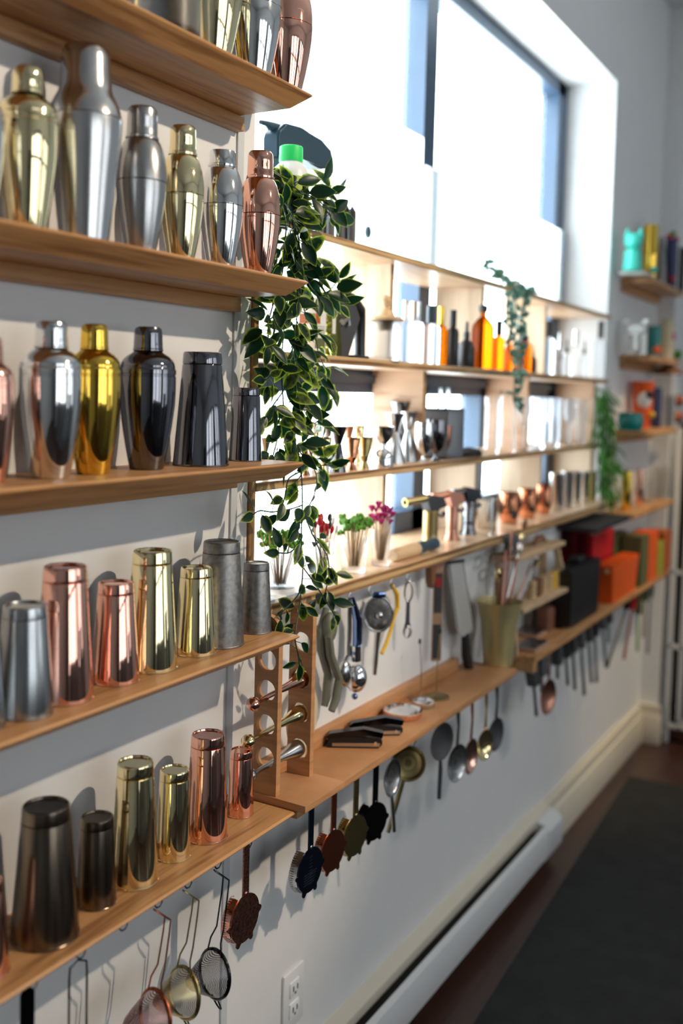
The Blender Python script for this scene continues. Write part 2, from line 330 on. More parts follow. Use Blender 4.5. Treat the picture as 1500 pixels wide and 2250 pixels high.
# electric baseboard heater
t = thing('baseboard_heater', 'long white electric baseboard heater with a black slot along its top', 'heater', (0, 0, 0))
bm = new(); prism(bm, [(0, 0.03), (-0.012, 0.03), (-0.012, 0.115), (-0.030, 0.145), (-0.030, 0.165), (0, 0.178)], -1.2, 3.055, 'YZ'); O('back_plate', bm, 'cream_paint', t)
bm = new(); prism(bm, [(-0.050, 0.04), (-0.066, 0.052), (-0.070, 0.075), (-0.070, 0.125), (-0.066, 0.142), (-0.052, 0.147), (-0.052, 0.141), (-0.063, 0.135), (-0.064, 0.075), (-0.060, 0.056), (-0.050, 0.048)], -1.2, 3.05, 'YZ'); O('front_panel', bm, 'heater_paint', t)
bm = new(); box(bm, -1.2, 2.93, -0.055, -0.012, 0.06, 0.120); O('heating_element', bm, 'black', t)
bm = new(); prism(bm, [(0, 0.03), (-0.060, 0.038), (-0.072, 0.06), (-0.072, 0.135), (-0.056, 0.150), (-0.03, 0.158), (0, 0.178)], 2.93, 3.06, 'YZ'); O('end_cap', bm, 'heater_paint', t)
# mat
bm = new(); prism(bm, [(-1.0, -0.30), (2.12, -0.165), (3.87, -0.083), (3.93, -2.0), (-1.0, -2.2)], 0.0, 0.008, 'XY'); solo('floor_mat', bm, 'rubber_mat', 'large charcoal rubber mat lying on the dark wooden floor', 'mat')
# outlet
p = at(640, 2190, 0)
t = thing('wall_outlet', 'white double power outlet on the wall below the lowest shelf', 'outlet', (p.x, 0, p.z))
bm = new(); box(bm, -0.036, 0.036, -0.006, 0, -0.058, 0.058, 0.003); O('cover_plate', bm, 'white_paint', t)
for z in (-0.021, 0.021):
    bm = new(); box(bm, -0.017, 0.017, -0.009, -0.005, z-0.015, z+0.015, 0.003); s = O('socket', bm, 'white_plastic', t)
    bm = new()
    for x in (-0.007, 0.007): box(bm, x-0.0015, x+0.0015, -0.0096, -0.0085, z-0.004, z+0.006)
    box(bm, -0.002, 0.002, -0.0096, -0.0085, z-0.011, z-0.007); O('slot', bm, 'black', s)

# ================================================================ shelves
YF, YB = -0.139, -0.113            # top front edge, bottom front edge (undercut)
def oak_shelf(zt, label, T=0.026, x0=0.30, xt=1.358):
    t = thing('oak_shelf', label, 'shelf', (0, 0, 0))
    bm = new(); ch = 0.003; v = []
    # top outline and undercut bottom outline, small chamfer on the top edge
    def ringz(xr, yf, z): return [bm.verts.new(q) for q in ((x0, 0, z), (xr, 0, z), (xr, yf, z), (x0, yf, z))]
    rs = [ringz(xt-ch, YF+ch, zt), ringz(xt, YF, zt-ch), ringz(xt-0.001, YF+0.001, zt-ch-0.002), ringz(xt-0.025, YB, zt-T)]
    bm.faces.new(rs[0]); bm.faces.new(rs[-1][::-1])
    for a, c in zip(rs, rs[1:]):
        for i in range(4): j = (i+1) % 4; bm.faces.new((a[i], c[i], c[j], a[j]))
    O('shelf_board', bm, 'oak', t, 20)
    bm = new(); box(bm, x0, 1.345, -0.017, 0, zt-T-0.023, zt-T, 0.001); O('support_cleat', bm, 'oak', t)
    return zt
ZA = oak_shelf(ZC+0.4678, 'topmost oak shelf with an undercut front edge, holding five shakers')
ZB = oak_shelf(ZC+0.1745, 'second oak shelf from the top, holding the tall steel shaker')
ZCC = oak_shelf(ZC-0.1165, 'middle oak shelf with cobbler shakers and two gunmetal tins', 0.027)
ZD = oak_shelf(ZC-0.400, 'fourth oak shelf, holding upturned copper, gold and pewter tins', 0.021)
ZE = oak_shelf(ZC-0.6965, 'lowest oak shelf, with strainers hanging from hooks beneath it', 0.018)
# long beech shelf beside it with a back lip, and the far one
t = thing('beech_shelf', 'long beech shelf with a back lip, carrying the muddler stand and gold vase', 'shelf', (0, 0, 0))
ZP4 = ZC - 0.6965
bm = new(); box(bm, 1.362, 2.398, YF, 0, ZP4-0.015, ZP4, 0.0015); O('shelf_board', bm, 'beech', t)
bm = new(); box(bm, 1.40, 2.30, -0.018, 0, ZP4, ZP4+0.030, 0.001); O('back_lip', bm, 'beech', t)
t = thing('beech_shelf', 'far low shelf under the black bin and orange basket', 'shelf', (0, 0, 0))
bm = new(); box(bm, 2.53, 4.16, YF, 0, ZP4-0.018, ZP4, 0.0015); O('shelf_board', bm, 'oak', t)
bm = new(); box(bm, 2.53, 2.56, YF+0.004, -0.0, ZP4-0.045, ZP4-0.018); O('support_cleat', bm, 'oak', t)
# plywood window unit
UX0, UX1 = 1.400, 3.640
Z0, Z1, Z2, Z3 = ZC+0.2965, ZC+0.0675, ZC-0.1640, ZC-0.3705
for zt, y0, T, lab, nm in ((Z0, -0.005, 0.014, 'topmost plywood shelf of the window unit', 0), (Z1, -0.005, 0.016, 'plywood shelf with the glass and amber bottles', 0), (Z2, -0.005, 0.016, 'plywood shelf with the jiggers and drinking glasses', 0), (Z3, -0.050, 0.024, 'deep bottom plywood shelf with torches and copper mugs', 0)):
    t = thing('plywood_shelf', lab, 'shelf', (0, 0, 0))
    bm = new(); box(bm, UX0 if y0 < -0.01 else 1.417, UX1 if y0 < -0.01 else 3.62, y0, 0.172, zt-T+0.001, zt-0.001); O('layered_edge', bm, 'plywood', t)
    bm = new(); box(bm, (UX0 if y0 < -0.01 else 1.417)+0.0005, 3.62, y0+0.0008, 0.172, zt-0.001, zt); O('top_veneer', bm, 'ply_face', t)
    bm = new(); box(bm, (UX0 if y0 < -0.01 else 1.417)+0.0005, 3.62, y0+0.0008, 0.172, zt-T, zt-T+0.001); O('bottom_veneer', bm, 'ply_face', t)
def board(x, za, zb, mat, label, y0=0.035, y1=0.172, T=0.016):
    t = thing('divider_board', label, 'board', (0, 0, 0))
    bm = new(); box(bm, x, x+T, y0, y1, za, zb); O('panel', bm, mat, t)
    bm = new(); box(bm, x+0.001, x+T-0.001, y0-0.0008, y0, za, zb); O('front_edge', bm, 'ply_edge', t)
board(1.400, Z3, Z0-0.014, 'beech', 'leftmost upright end board of the plywood window unit', y0=-0.004)
R01 = [(865, 620), (1063, 680), (1201, 700)]; R12 = [(934, 900), (1162, 900), (1305, 900)]; R23 = [(848, 1080), (1047, 1080), (1188, 1080), (1297, 1080)]
for n, (u, v) in enumerate(R01): board(at(u, v, .035).x-0.016, Z1, Z0-0.014, 'cedar_pale', 'wooden divider in the bottle row, %s' % ('behind the lidded jar', 'behind the amber jug', 'among the clear bottles')[n])
for n, (u, v) in enumerate(R12): board(at(u, v, .035).x-0.016, Z2, Z1-0.016, 'cedar', 'knotty wooden divider in the jigger row, %s' % ('behind the tall cone jiggers', 'behind the glass pitcher', 'at the end of the glasses')[n])
for n, (u, v) in enumerate(R23): board(at(u, v, .035).x-0.016, Z3, Z2-0.016, 'cedar_pale', 'pale wooden divider in the torch row, %s' % ('behind the cocktail picks', 'behind the torches', 'behind the copper mugs', 'behind the tin row')[n])
# short shelves in the far corner
def far_shelf(u0, v0, label, y0=-0.115, T=0.02, x1=4.3, mat='oak'):
    p = at(u0, v0, y0); t = thing('corner_shelf', label, 'shelf', (0, 0, 0))
    bm = new(); box(bm, p.x, x1, y0, 0, p.z-T, p.z, 0.002); O('shelf_board', bm, mat, t)
    bm = new(); box(bm, p.x+0.01, x1, -0.02, 0, p.z-T-0.03, p.z-T); O('support_cleat', bm, mat, t)
    return p.z
ZQ0 = far_shelf(1432, 608, 'uppermost short shelf in the far corner with the teal mug')
ZQ1 = far_shelf(1428, 780, 'short far corner shelf with white and green mugs', T=0.022)
ZQ2 = far_shelf(1420, 945, 'short far corner shelf under the orange bird mug', T=0.022)
ZQ3 = far_shelf(1392, 1130, 'short far corner shelf with gold and copper glasses', T=0.02)
# white wire rack and dark cabinet
t = thing('wire_rack', 'white wire display rack standing on the floor by the far corner', 'rack', (4.37, -0.1, 0))
for k, y in enumerate((-0.012, -0.062, -0.125, -0.20, -0.45)):
    bm = new(); box(bm, -0.012, 0.012, y-0.010, y+0.010, 0 if k in (0, 4) else 0.10, ZC-0.12, 0.003); O('post', bm, 'white_paint', t)
for v in (1267, 1426, 1591):
    z = at(1484, v, -0.145).z
    bm = new(); box(bm, -0.012, 0.012, -0.45, 0, z-0.008, z+0.008); 
    box(bm, -0.012, 0.10, -0.075, -0.06, z-0.006, z+0.006); box(bm, -0.012, 0.10, -0.45, -0.43, z-0.006, z+0.006); O('rail', bm, 'white_paint', t)
t = thing('display_cabinet', 'tall dark cabinet behind the white wire rack', 'cabinet', (4.60, 0, 0))
bm = new(); box(bm, -0.08, 0.08, -1.0, -0.085, 0.12, ZC-0.10); O('cabinet_body', bm, 'black', t)
bm = new(); box(bm, -0.05, 0.08, -0.98, -0.10, 0, 0.12); O('plinth', bm, 'matte_black', t)

# ================================================================ shakers and tins
def prof_scale(P, R, H): return [(r*R, z*H) for r, z in P]
def part(t, name, P, R, H, mat, seg=56, label=None):
    bm = new(); lathe(bm, prof_scale(P, R, H), seg); return O(name, bm, mat, t, 28, label)
def cobbler(p, H, R, mat, label, group):
    t = thing('cobbler_shaker', label, 'shaker', p, 0, group)
    part(t, 'body', [(0, 0), (.56, 0), (.60, .006), (.66, .06), (.76, .17), (.88, .32), (.96, .45), (.985, .55), (.985, .655), (.965, .658), (.965, .668), (.99, .672), (.99, .700), (.975, .704), (0.9, .704)], R, H, mat)
    part(t, 'strainer_top', [(.965, .700), (.965, .708), (.95, .715), (.955, .722), (.93, .745), (.86, .772), (.74, .795), (.60, .812), (.53, .822), (.50, .832), (.50, .84)], R, H, mat)
    part(t, 'cap', [(.535, .834), (.535, .842), (.515, .846), (.52, .852), (.505, .870), (.512, .876), (.495, .925), (.50, .931), (.48, .972), (.455, .988), (.38, .998), (0, 1)], R, H, mat)
    return t
def egg_shaker(p, H, R, mat, label, group, capmat=None, short=False):
    t = thing('egg_shaker', label, 'shaker', p, 0, group)
    part(t, 'body', [(0, 0), (.52, 0), (.56, .006), (.66, .08), (.78, .18), (.90, .30), (.975, .40), (1, .48), (1, .495), (.975, .497)], R, H, mat)
    part(t, 'strainer_top', [(.975, .500), (.998, .502), (.995, .55), (.97, .61), (.91, .67), (.83, .72), (.74, .760), (.66, .778), (.635, .782), (.63, .795)], R, H, mat)
    c = [(.655, .786), (.66, .800), (.615, .806), (.61, .84), (.60, .87), (.605, .873), (.595, .90), (.60, .903), (.59, .965), (.565, .985), (.50, .998), (.40, 1), (0, 1)]
    if short: c = [(.63, .786), (.65, .79), (.66, .806), (.60, .812), (.60, .90), (.585, .912), (0, .915)]
    part(t, 'cap', c, R, H, capmat or mat)
    return t
def big_shaker(p, H, R, mat, label):
    t = thing('tall_shaker', label, 'shaker', p, 0, 'shakers on the second shelf')
    part(t, 'body', [(0, 0), (.63, 0), (.66, .004), (.72, .10), (.86, .35), (.97, .52), (1.0, .60), (1.0, .635), (.985, .64)], R, H, mat)
    part(t, 'top', [(.985, .638), (1, .642), (.985, .66), (.93, .70), (.84, .735), (.75, .765), (.71, .79), (.69, .84), (.665, .94), (.64, .975), (.57, .995), (.3, 1), (0, 1)], R, H, mat)
    return t
def tin(p, H, R, mat, label, group, rt=.66, discmat=None, name='shaker_tin'):
    "upturned tin: mouth on the shelf, weighted base on top"
    t = thing(name, label, 'tin', p, 0, group)
    part(t, 'body', [(1.0, 0), (1.02, .004), (1.02, .012), (1.0, .017), (rt+.035, .886), (rt+.030, .889), (rt-.02, .890), (rt-.05, .88), (.96, .02), (.98, .004), (1.0, 0)], R, H, mat)
    part(t, 'weighted_base', [(rt-.02, .890), (rt+.028, .8945), (rt+.034, .898), (rt+.03, .91), (rt+.012, .980), (rt-.004, .994), (rt-.03, 1.0), (rt-.06, .997), (rt-.085, .982)], R, H, mat)
    part(t, 'base_disc', [(rt-.083, .9825), (.2, .980), (0, .980)], R, H, discmat or mat)
    return t
GA = 'shakers on the topmost shelf'
p, H, R = place(558, -120, 137, 84, -.075, ZA)
egg_shaker(p, .235, .043, 'steel', 'polished steel shaker between the gold and copper ones on the topmost shelf', GA)
p, H, R = place(468, -160, 105, 100, -.075, ZA); egg_shaker(p, .235, .044, 'pale_gold', 'gold egg-shaped shaker, third from the right on the topmost shelf', GA)
p, H, R = place(628, -80, 180, 84, -.075, ZA); egg_shaker(p, .235, .044, 'copper', 'copper egg-shaped shaker at the end of the topmost shelf', GA)
p, H, R = place(424, -160, 105, 100, -.028, ZA); cobbler(p, .20, .026, 'deep_gold', 'thin gold vessel half hidden behind the gold shaker on the topmost shelf', GA)
p, H, R = place(356, -160, 60, 100, -.078, ZA)
t = thing('mixing_glass', 'clear glass mixing beaker with a gold stripe on the topmost shelf', 'glass', p)
bm = new(); lathe(bm, [(0, 0), (.050, 0), (.053, .004), (.053, .17), (.050, .17), (.050, .012), (0, .010)], 48); O('beaker', bm, 'frosted', t)
bm = new(); box(bm, -.0532, -.0520, -.004, 0.0, .002, .17); O('gold_stripe', bm, 'gold', t)

GB = 'shakers on the second shelf'
def row(fn, u, vt, vb, w, y, zs, *a):
    p, H, R = place(u, vt, vb, w, y, zs); return fn(p, H, R, *a)
row(cobbler, 60, 148, 480, 132, -.072, ZB, 'pale_gold', 'gold cobbler shaker with stepped shoulder left of the tall steel shaker', GB)
row(cobbler, -52, 160, 470, 120, -.085, ZB, 'steel', 'steel shaker cut off by the left edge of the second shelf', GB)
row(big_shaker, 187, 103, 515, 158, -.072, ZB, 'soft_steel', 'very tall steel shaker with a wide cap, largest on the second shelf')
row(egg_shaker, 311, 236, 535, 110, -.072, ZB, 'satin_steel', 'dull grey egg-shaped shaker right of the tall steel one', GB)
row(egg_shaker, 400, 277, 553, 96, -.072, ZB, 'pale_gold', 'gold egg-shaped shaker between two steel ones on the second shelf', GB)
p, H, R = place(487, 332, 572, 96, -.072, ZB); egg_shaker(p, H/.915, R, 'steel', 'steel egg-shaped shaker with a short flat cap', GB, None, True)
row(egg_shaker, 570, 333, 590, 94, -.072, ZB, 'copper', 'copper egg-shaped shaker at the end of the second shelf', GB)

GC = 'cobbler shakers on the middle shelf'
row(cobbler, -22, 740, 1035, 104, -.075, ZCC, 'copper', 'copper cobbler shaker cut off at the left end of the middle shelf', GC)
row(cobbler, 112, 706, 1032, 138, -.075, ZCC, 'steel', 'silver cobbler shaker, first whole one on the middle shelf', GC)
row(cobbler, 206, 712, 1024, 118, -.070, ZCC, 'deep_gold', 'bright gold cobbler shaker on the middle shelf', GC)
row(cobbler, 324, 718, 1018, 124, -.066, ZCC, 'gunmetal', 'dark gunmetal cobbler shaker on the middle shelf', GC)
row(tin, 443, 774, 1014, 122, -.072, ZCC, 'gunmetal', 'tall dark gunmetal tin standing upturned on the middle shelf', 'gunmetal tins', .68)
row(tin, 540, 852, 1008, 72, -.060, ZCC, 'gunmetal', 'small dark gunmetal tin beside the tall one on the middle shelf', 'gunmetal tins', .80)

GD = 'upturned tins on the fourth shelf'
row(tin, -40, 1340, 1595, 100, -.075, ZD, 'vintage_steel', 'grey tin cut off at the left end of the fourth shelf', GD, .66)
row(tin, 55, 1328, 1565, 126, -.078, ZD, 'vintage_steel', 'brushed steel grey tin at the left of the fourth shelf', GD, .74)
row(tin, 142, 1243, 1525, 128, -.074, ZD, 'copper', 'tall rose copper tin on the fourth shelf', GD, .72)
row(tin, 254, 1279, 1492, 106, -.072, ZD, 'copper', 'short rose copper tin on the fourth shelf', GD, .72)
row(tin, 333, 1209, 1462, 116, -.070, ZD, 'pale_gold', 'tall pale gold tin on the fourth shelf', GD, .72)
row(tin, 430, 1246, 1440, 92, -.070, ZD, 'pale_gold', 'short pale gold tin on the fourth shelf', GD, .74)
row(tin, 485, 1189, 1415, 106, -.068, ZD, 'etched_pewter', 'tall dull grey pewter tin with an etched pattern', GD, .74)
row(tin, 562, 1236, 1396, 72, -.066, ZD, 'etched_pewter', 'short dull grey pewter tin at the end of the fourth shelf', GD, .76)

GE = 'upturned tins on the lowest shelf'
row(tin, -36, 1935, 2180, 110, -.076, ZE, 'copper', 'rose copper tin cut off at the left end of the lowest shelf', GE, .70)
row(tin, 100, 1768, 2050, 148, -.076, ZE, 'antique_brass', 'tall dark antique brass tin on the lowest shelf', GE, .68, 'brass_disc')
row(tin, 212, 1794, 1990, 88, -.072, ZE, 'antique_brass', 'short dark antique brass tin on the lowest shelf', GE, .80, 'brass_disc')
row(tin, 296, 1673, 1930, 106, -.074, ZE, 'pale_gold', 'tall pale gold tin on the lowest shelf', GE, .73)
row(tin, 382, 1690, 1884, 76, -.072, ZE, 'pale_gold', 'short pale gold tin on the lowest shelf', GE, .82)
row(tin, 455, 1613, 1845, 94, -.072, ZE, 'copper', 'tall rose copper tin on the lowest shelf', GE, .76)
row(tin, 529, 1648, 1798, 58, -.068, ZE, 'copper', 'short rose copper tin at the end of the lowest shelf', GE, .84)

# ================================================================ hooks and hanging strainers
def hook(u, v, y, zshelf, label, group='cup hooks', s=1.0):
    p = at(u, v, y)
    bm = new(); tube(bm, [(0, 0, 0.0), (0, 0, -.006*s), (.004*s, 0, -.011*s), (.011*s, 0, -.012*s), (.015*s, 0, -.008*s), (.016*s, 0, -.004*s)], .0011, 6)
    return solo('cup_hook', bm, 'black_metal', label, 'hook', (p.x, y, zshelf), 0, group)
def wire_strainer(u, v, vbowl, wmat, mmat, label, zshelf=None, y=-.115, rz=-.25, R=.036):
    "conical fine strainer: two-wire handle, rim ring, mesh cone, resting loop"
    p = at(u, v, y); zt = ZE-.018-.012
    q = at(u, vbowl, y); L = zt - q.z            # distance from hook to the middle of the bowl
    t = thing('fine_strainer', label, 'strainer', (p.x, y, zt), rz, 'conical strainers on the lowest shelf')
    for s in (-1, 1):
        bm = new()
        tube(bm, [(0, .002*s, 0), (.004, .006*s, -.004), (.022, .007*s, -.020), (.020, .007*s, -.04), (.012, .008*s, -L+R*1.9), (.004, .012*s, -L+R*1.45), (.002, .016*s, -L+R*.9)], .0013, 6); O('handle_wire', bm, wmat, t)
    M = Matrix.Translation((.004, 0, -L)) @ Matrix.Rotation(-PI/2+.12, 4, 'Y')
    # local +z of M points to -x: the cone
    bm = new(); lathe(bm, [(R*.93, 0), (R*1.0, -.002), (R*1.04, -.001), (R*1.04, .002), (R*.97, .004), (R*.93, .003), (R*.93, 0)], 48, (0, 0, 0), M); O('rim', bm, wmat, t)
    bm = new(); lathe(bm, [(R*.94, .002), (R*.80, .014), (R*.58, .030), (R*.36, .044), (R*.16, .052), (0, .054)], 48, (0, 0, 0), M); O('mesh_cone', bm, mmat, t)
    bm = new(); tube(bm, [(.004, -.006, -L-R), (.008, -.006, -L-R-.010), (.014, -.004, -L-R-.022), (.016, 0, -L-R-.026), (.014, .004, -L-R-.022), (.008, .006, -L-R-.010), (.004, .006, -L-R)], .0013, 6); O('resting_loop', bm, wmat, t)
    return t
hook(60, 2175, -.115, ZE-.018, 'black cup hook holding the flat black handle')
hook(168, 2104, -.115, ZE-.018, 'black cup hook holding the cut-off wire loop')
hook(262, 2050, -.115, ZE-.018, 'empty black cup hook under the lowest shelf')
hook(340, 1998, -.115, ZE-.018, 'black cup hook above the rose strainer')
hook(406, 1948, -.115, ZE-.018, 'black cup hook above the gold strainer')
hook(472, 1908, -.115, ZE-.018, 'black cup hook above the dark strainer')
hook(540, 1862, -.115, ZE-.018, 'black cup hook above the patterned copper strainer')
wire_strainer(340, 2000, 2232, 'red_copper', 'mesh_copper', 'rose copper conical mesh strainer, lowest of the three')
wire_strainer(404, 1950, 2180, 'dull_gold', 'mesh_gold', 'gold conical mesh strainer, middle of the three')
wire_strainer(472, 1910, 2138, 'black_metal', 'mesh_gun', 'dark gunmetal conical mesh strainer, upper right of the three')
p = at(60, 2180, -.115)
bm = new(); prism(bm, [(-.009, .004), (-.005, .010), (.005, .010), (.009, .004), (.009, -.16), (-.009, -.16)], -.001, .001); 
solo('bar_tool', bm, 'black_metal', 'flat black tool handle hanging at the lower left corner', 'tool', (p.x, -.115, ZE-.034), -.3)
p = at(172, 2110, -.115)
t = thing('fine_strainer', 'dark wire strainer handle hanging left, its bowl out of frame', 'strainer', (p.x, -.115, ZE-.030), -.2)
for s in (-1, 1):
    bm = new(); tube(bm, [(0, 0, 0), (.012*s, 0, -.006), (.013*s, 0, -.02), (.013*s, 0, -.15)], .0014, 6); O('handle_wire', bm, 'black_metal', t)
bm = new(); ball(bm, (0.004, 0, -.150), .013); O('bowl', bm, 'mesh_gun', t)

def hawthorne(u, v, y, zt, vbot, mat, label, rz=-.2, R=.040, coil=None, tilt=0.0):
    "flat disc strainer with ears, tab, strap handle and a spring round its lower edge"
    p = at(u, v, y); q = at(u, vbot, y); L = zt - q.z
    t = thing('hawthorne_strainer', label, 'strainer', (p.x, y, zt), 0, 'hawthorne strainers')
    t.rotation_euler = (0, tilt, rz)
    c = -L + R*1.02
    bm = new(); prism(bm, [(-.0075, .006), (-.004, .010), (.004, .010), (.0075, .006), (.0075, c+R*.9), (-.0075, c+R*.9)], -.0012, .0012); O('handle', bm, mat, t)
    bm = new()
    pts = []
    for i in range(72):
        a = 2*PI*i/72; r = R*.93
        d = (math.degrees(a) - 90) % 360
        for m_, w_, h_ in ((155, 9, .20), (205, 9, .20), (270, 8, .16), (92, 7, .14)):
            dd = abs(d - m_)
            if dd < w_: r = R*(.93 + h_*math.cos(dd/w_*PI/2)**.5)
        pts.append((r*math.cos(a), c + r*math.sin(a)))
    prism(bm, pts, -.001, .001); O('plate', bm, mat, t)
    bm = new(); sp = []
    n = 34*8
    for i in range(n+1):
        a = math.radians(20 + 190*i/n + 90); k = 2*PI*i/8
        rr = R*.86 + .0055*math.cos(k); sp.append((rr*math.cos(a), .011 + .0075*math.sin(k)+.001, c + rr*math.sin(a)))
    tube(bm, sp, .00065, 4); O('spring', bm, coil or 'satin_steel', t)
    bm = new(); prism(bm, arc(0, c, R*.97, 115, 205, 10) + arc(0, c, R*.86, 205, 115, 10), .001, .016); O('rim_fence', bm, coil or mat, t)
    bm = new(); ball(bm, (0, -.002, c+R*.98), .0035, (1.3, .4, 1), 10); O('rivet', bm, coil or mat, t)
    return t
hawthorne(541, 1866, -.115, ZE-.028, 2070, 'etched_copper', 'patterned copper hawthorne strainer hanging under the lowest shelf', .0, .041, 'copper')
hawthorne(684, 1782, -.118, ZP4-.018, 1960, 'blue_metal', 'dark blue-black hawthorne strainer with small engraved lines', -.02, .042, 'soft_steel')
hawthorne(734, 1752, -.118, ZP4-.018, 1914, 'red_copper', 'dull red copper hawthorne strainer under the beech shelf', -.08, .040, 'copper')
hawthorne(783, 1712, -.118, ZP4-.018, 1880, 'dull_gold', 'antique gold hawthorne strainer under the beech shelf', -.1, .041, 'gold')
hawthorne(826, 1688, -.118, ZP4-.018, 1846, 'black_metal', 'black hawthorne strainer under the beech shelf', -.2, .040, 'black_metal')
# engraved lines on the dark strainer
for hs in [o for o in COL.objects if o.get('label', '').startswith('dark blue-black')]:
    L = hs.location.z - at(684, 1960, -.118).z; c = -L + .0418; bm = new()
    for k in range(5): box(bm, -.020, .020-.002*k, -.00135, -.0009, c-.004-.0045*k, c-.0032-.0045*k)
    for k in range(9): box(bm, -.004, .006, -.00135, -.0009, c+.024-.006*k, c+.0245-.006*k)
    O('engraving', bm, 'grey_metal', hs)
def face(p): return -math.atan2(p[0]-CAMP.x, p[1]-CAMP.y)
GH = 'strainers and spoons hanging under the beech shelf'
def bowl_tool(u, vtop, vcentre, w, h, y, mat, label, up=True, hlen=None, rz=0.0, name='julep_strainer', mesh=None, hmat=None, depth=.012, cat='strainer', tilt=0.0, zt=None, hx=0.0):
    "oval bowl with a strap handle; up: the handle rises to the hook, else the bowl hangs by its rim and the handle points down"
    zt = ZP4-.018 if zt is None else zt
    p = at(u, (vtop+vcentre)/2, y); q = at(u, vcentre, y); k = pxm(q); Rz = h/2/k; Rx = Rz*.93; L = zt - q.z
    rz = face(q) + math.acos(min(1, w/2/k/Rx))
    t = thing(name, label, cat, (p.x, y, zt), 0, GH); t.rotation_euler = (0, tilt, rz)
    S_ = Matrix.Translation((0, 0, -L)) @ Matrix.Diagonal((Rx, 1, Rz, 1)) @ Matrix.Rotation(-PI/2, 4, 'X')
    bm = new(); lathe(bm, [(0, depth), (.3, depth*.95), (.6, depth*.7), (.82, depth*.35), (.92, 0), (1.0, -.001), (1.0, -.0025), (.90, -.0015), (.80, depth*.35-.0012), (.58, depth*.7-.0012), (.28, depth*.95-.0012), (0, depth-.0012)], 36, (0, 0, 0), S_); O('bowl', bm, mat, t)
    if mesh:
        bm = new(); lathe(bm, [(.75, -.002), (.5, depth*.2), (0, depth*.3)], 36, (0, 0, 0), S_); O('perforated_centre', bm, mesh, t)
    bm = new()
    if up: tube(bm, [(0, 0, 0.006), (0, 0, -.02), (0, -.002, (-L+Rz)*.5), (0, 0, -L+Rz*.96)], [.003, .0045, .0030, .0035], 8); O('handle', bm, hmat or mat, t)
    else:
        tube(bm, [(0, 0, -L-Rz*.96), (hx*.2, -.002, -L-Rz-.02), (hx, -.003, -L-Rz-hlen)], [.0035, .0048, .0045], 8); O('handle', bm, hmat or mat, t)
        bm = new(); tube(bm, [(0, 0, 0.004), (.004, 0, -.002), (0, 0, -L+Rz*.97)], .0011, 6); O('hanging_loop', bm, hmat or mat, t)
    return t
bowl_tool(862, 1640, 1708, 34, 84, -.120, 'satin_steel', 'narrow silver mesh strainer turned edge-on beside the gold one', False, .075, .6, 'fine_strainer', 'mesh_steel', hx=.01)
bowl_tool(915, 1625, 1680, 78, 82, -.118, 'dull_gold', 'large gold julep strainer hanging with its handle down', False, .115, .05, mesh='mesh_gold', tilt=.25)
bowl_tool(972, 1592, 1628, 48, 84, -.118, 'charcoal', 'large black julep strainer with its handle pointing down', False, .085, -.2, tilt=.05)
bowl_tool(1005, 1560, 1675, 42, 84, -.118, 'soft_steel', 'silver julep strainer hanging from its dark handle', True, hmat='charcoal', mesh='mesh_steel')
bowl_tool(1035, 1545, 1660, 28, 78, -.118, 'copper', 'rose copper julep strainer on its slim handle', True, rz=-.2)
bowl_tool(1066, 1528, 1635, 34, 68, -.118, 'gold', 'shiny gold julep strainer next to a black one', True, rz=-.2)
bowl_tool(1090, 1508, 1612, 32, 74, -.118, 'charcoal', 'perforated black julep strainer last under the beech shelf', True)
bm = new(); prism(bm, [(-.008, 0), (.008, 0), (.008, -.05), (-.008, -.05)], -.001, .001); p = at(937, 1630, -.05)
solo('bar_tool', bm, 'red_copper', 'flat copper handle behind the gold julep strainer', 'tool', (p.x, -.06, ZP4-.016), 0)
for k, (u, v, w) in enumerate(((60, 0, 0),)): pass

# ================================================================ muddler stand on the beech shelf
def holed(bm, x0, x1, y0, y1, z0, z1, holes, r):
    "upright plate with round holes and a rounded top"
    yc = (y0+y1)/2; hw = (y1-y0)/2; n = 10
    cuts = [z0] + [ (a+b)/2 for a, b in zip(holes, holes[1:])] + [z1-hw]
    for i, h in enumerate(holes):
        za, zb = cuts[i], cuts[i+1]
        L = [(y0, za), (yc, za)] + [(yc - r*math.sin(PI*k/n), h - r*math.cos(PI*k/n)) for k in range(n+1)] + [(yc, zb), (y0, zb)]
        Rr = [(2*yc-a, b) for a, b in L]
        prism(bm, L, x0, x1, 'YZ'); prism(bm, Rr, x0, x1, 'YZ')
    prism(bm, [(yc + hw*math.cos(PI*k/12), z1-hw + hw*math.sin(PI*k/12)) for k in range(13)], x0, x1, 'YZ')
t = thing('muddler_stand', 'beech stand with two holed uprights holding three muddlers', 'stand', (0, 0, 0))
bm = new(); box(bm, 1.358, 1.487, -.1575, -.045, ZP4, ZP4+.013, .0015); O('base', bm, 'beech', t)
ZS = ZP4+.013
def hz(u, v): return at(u, v, -.072).z
bm = new(); holed(bm, 1.362, 1.374, -.096, -.048, ZS, ZC-.378, [hz(568, 1672), hz(575, 1597), hz(584, 1518), hz(589, 1450)], .0185); O('upright', bm, 'beech', t)
bm = new(); holed(bm, 1.468, 1.480, -.096, -.048, ZS, ZC-.378, [hz(650, 1648), hz(656, 1567), hz(664, 1488), hz(670, 1408)], .0185); O('upright', bm, 'beech', t)
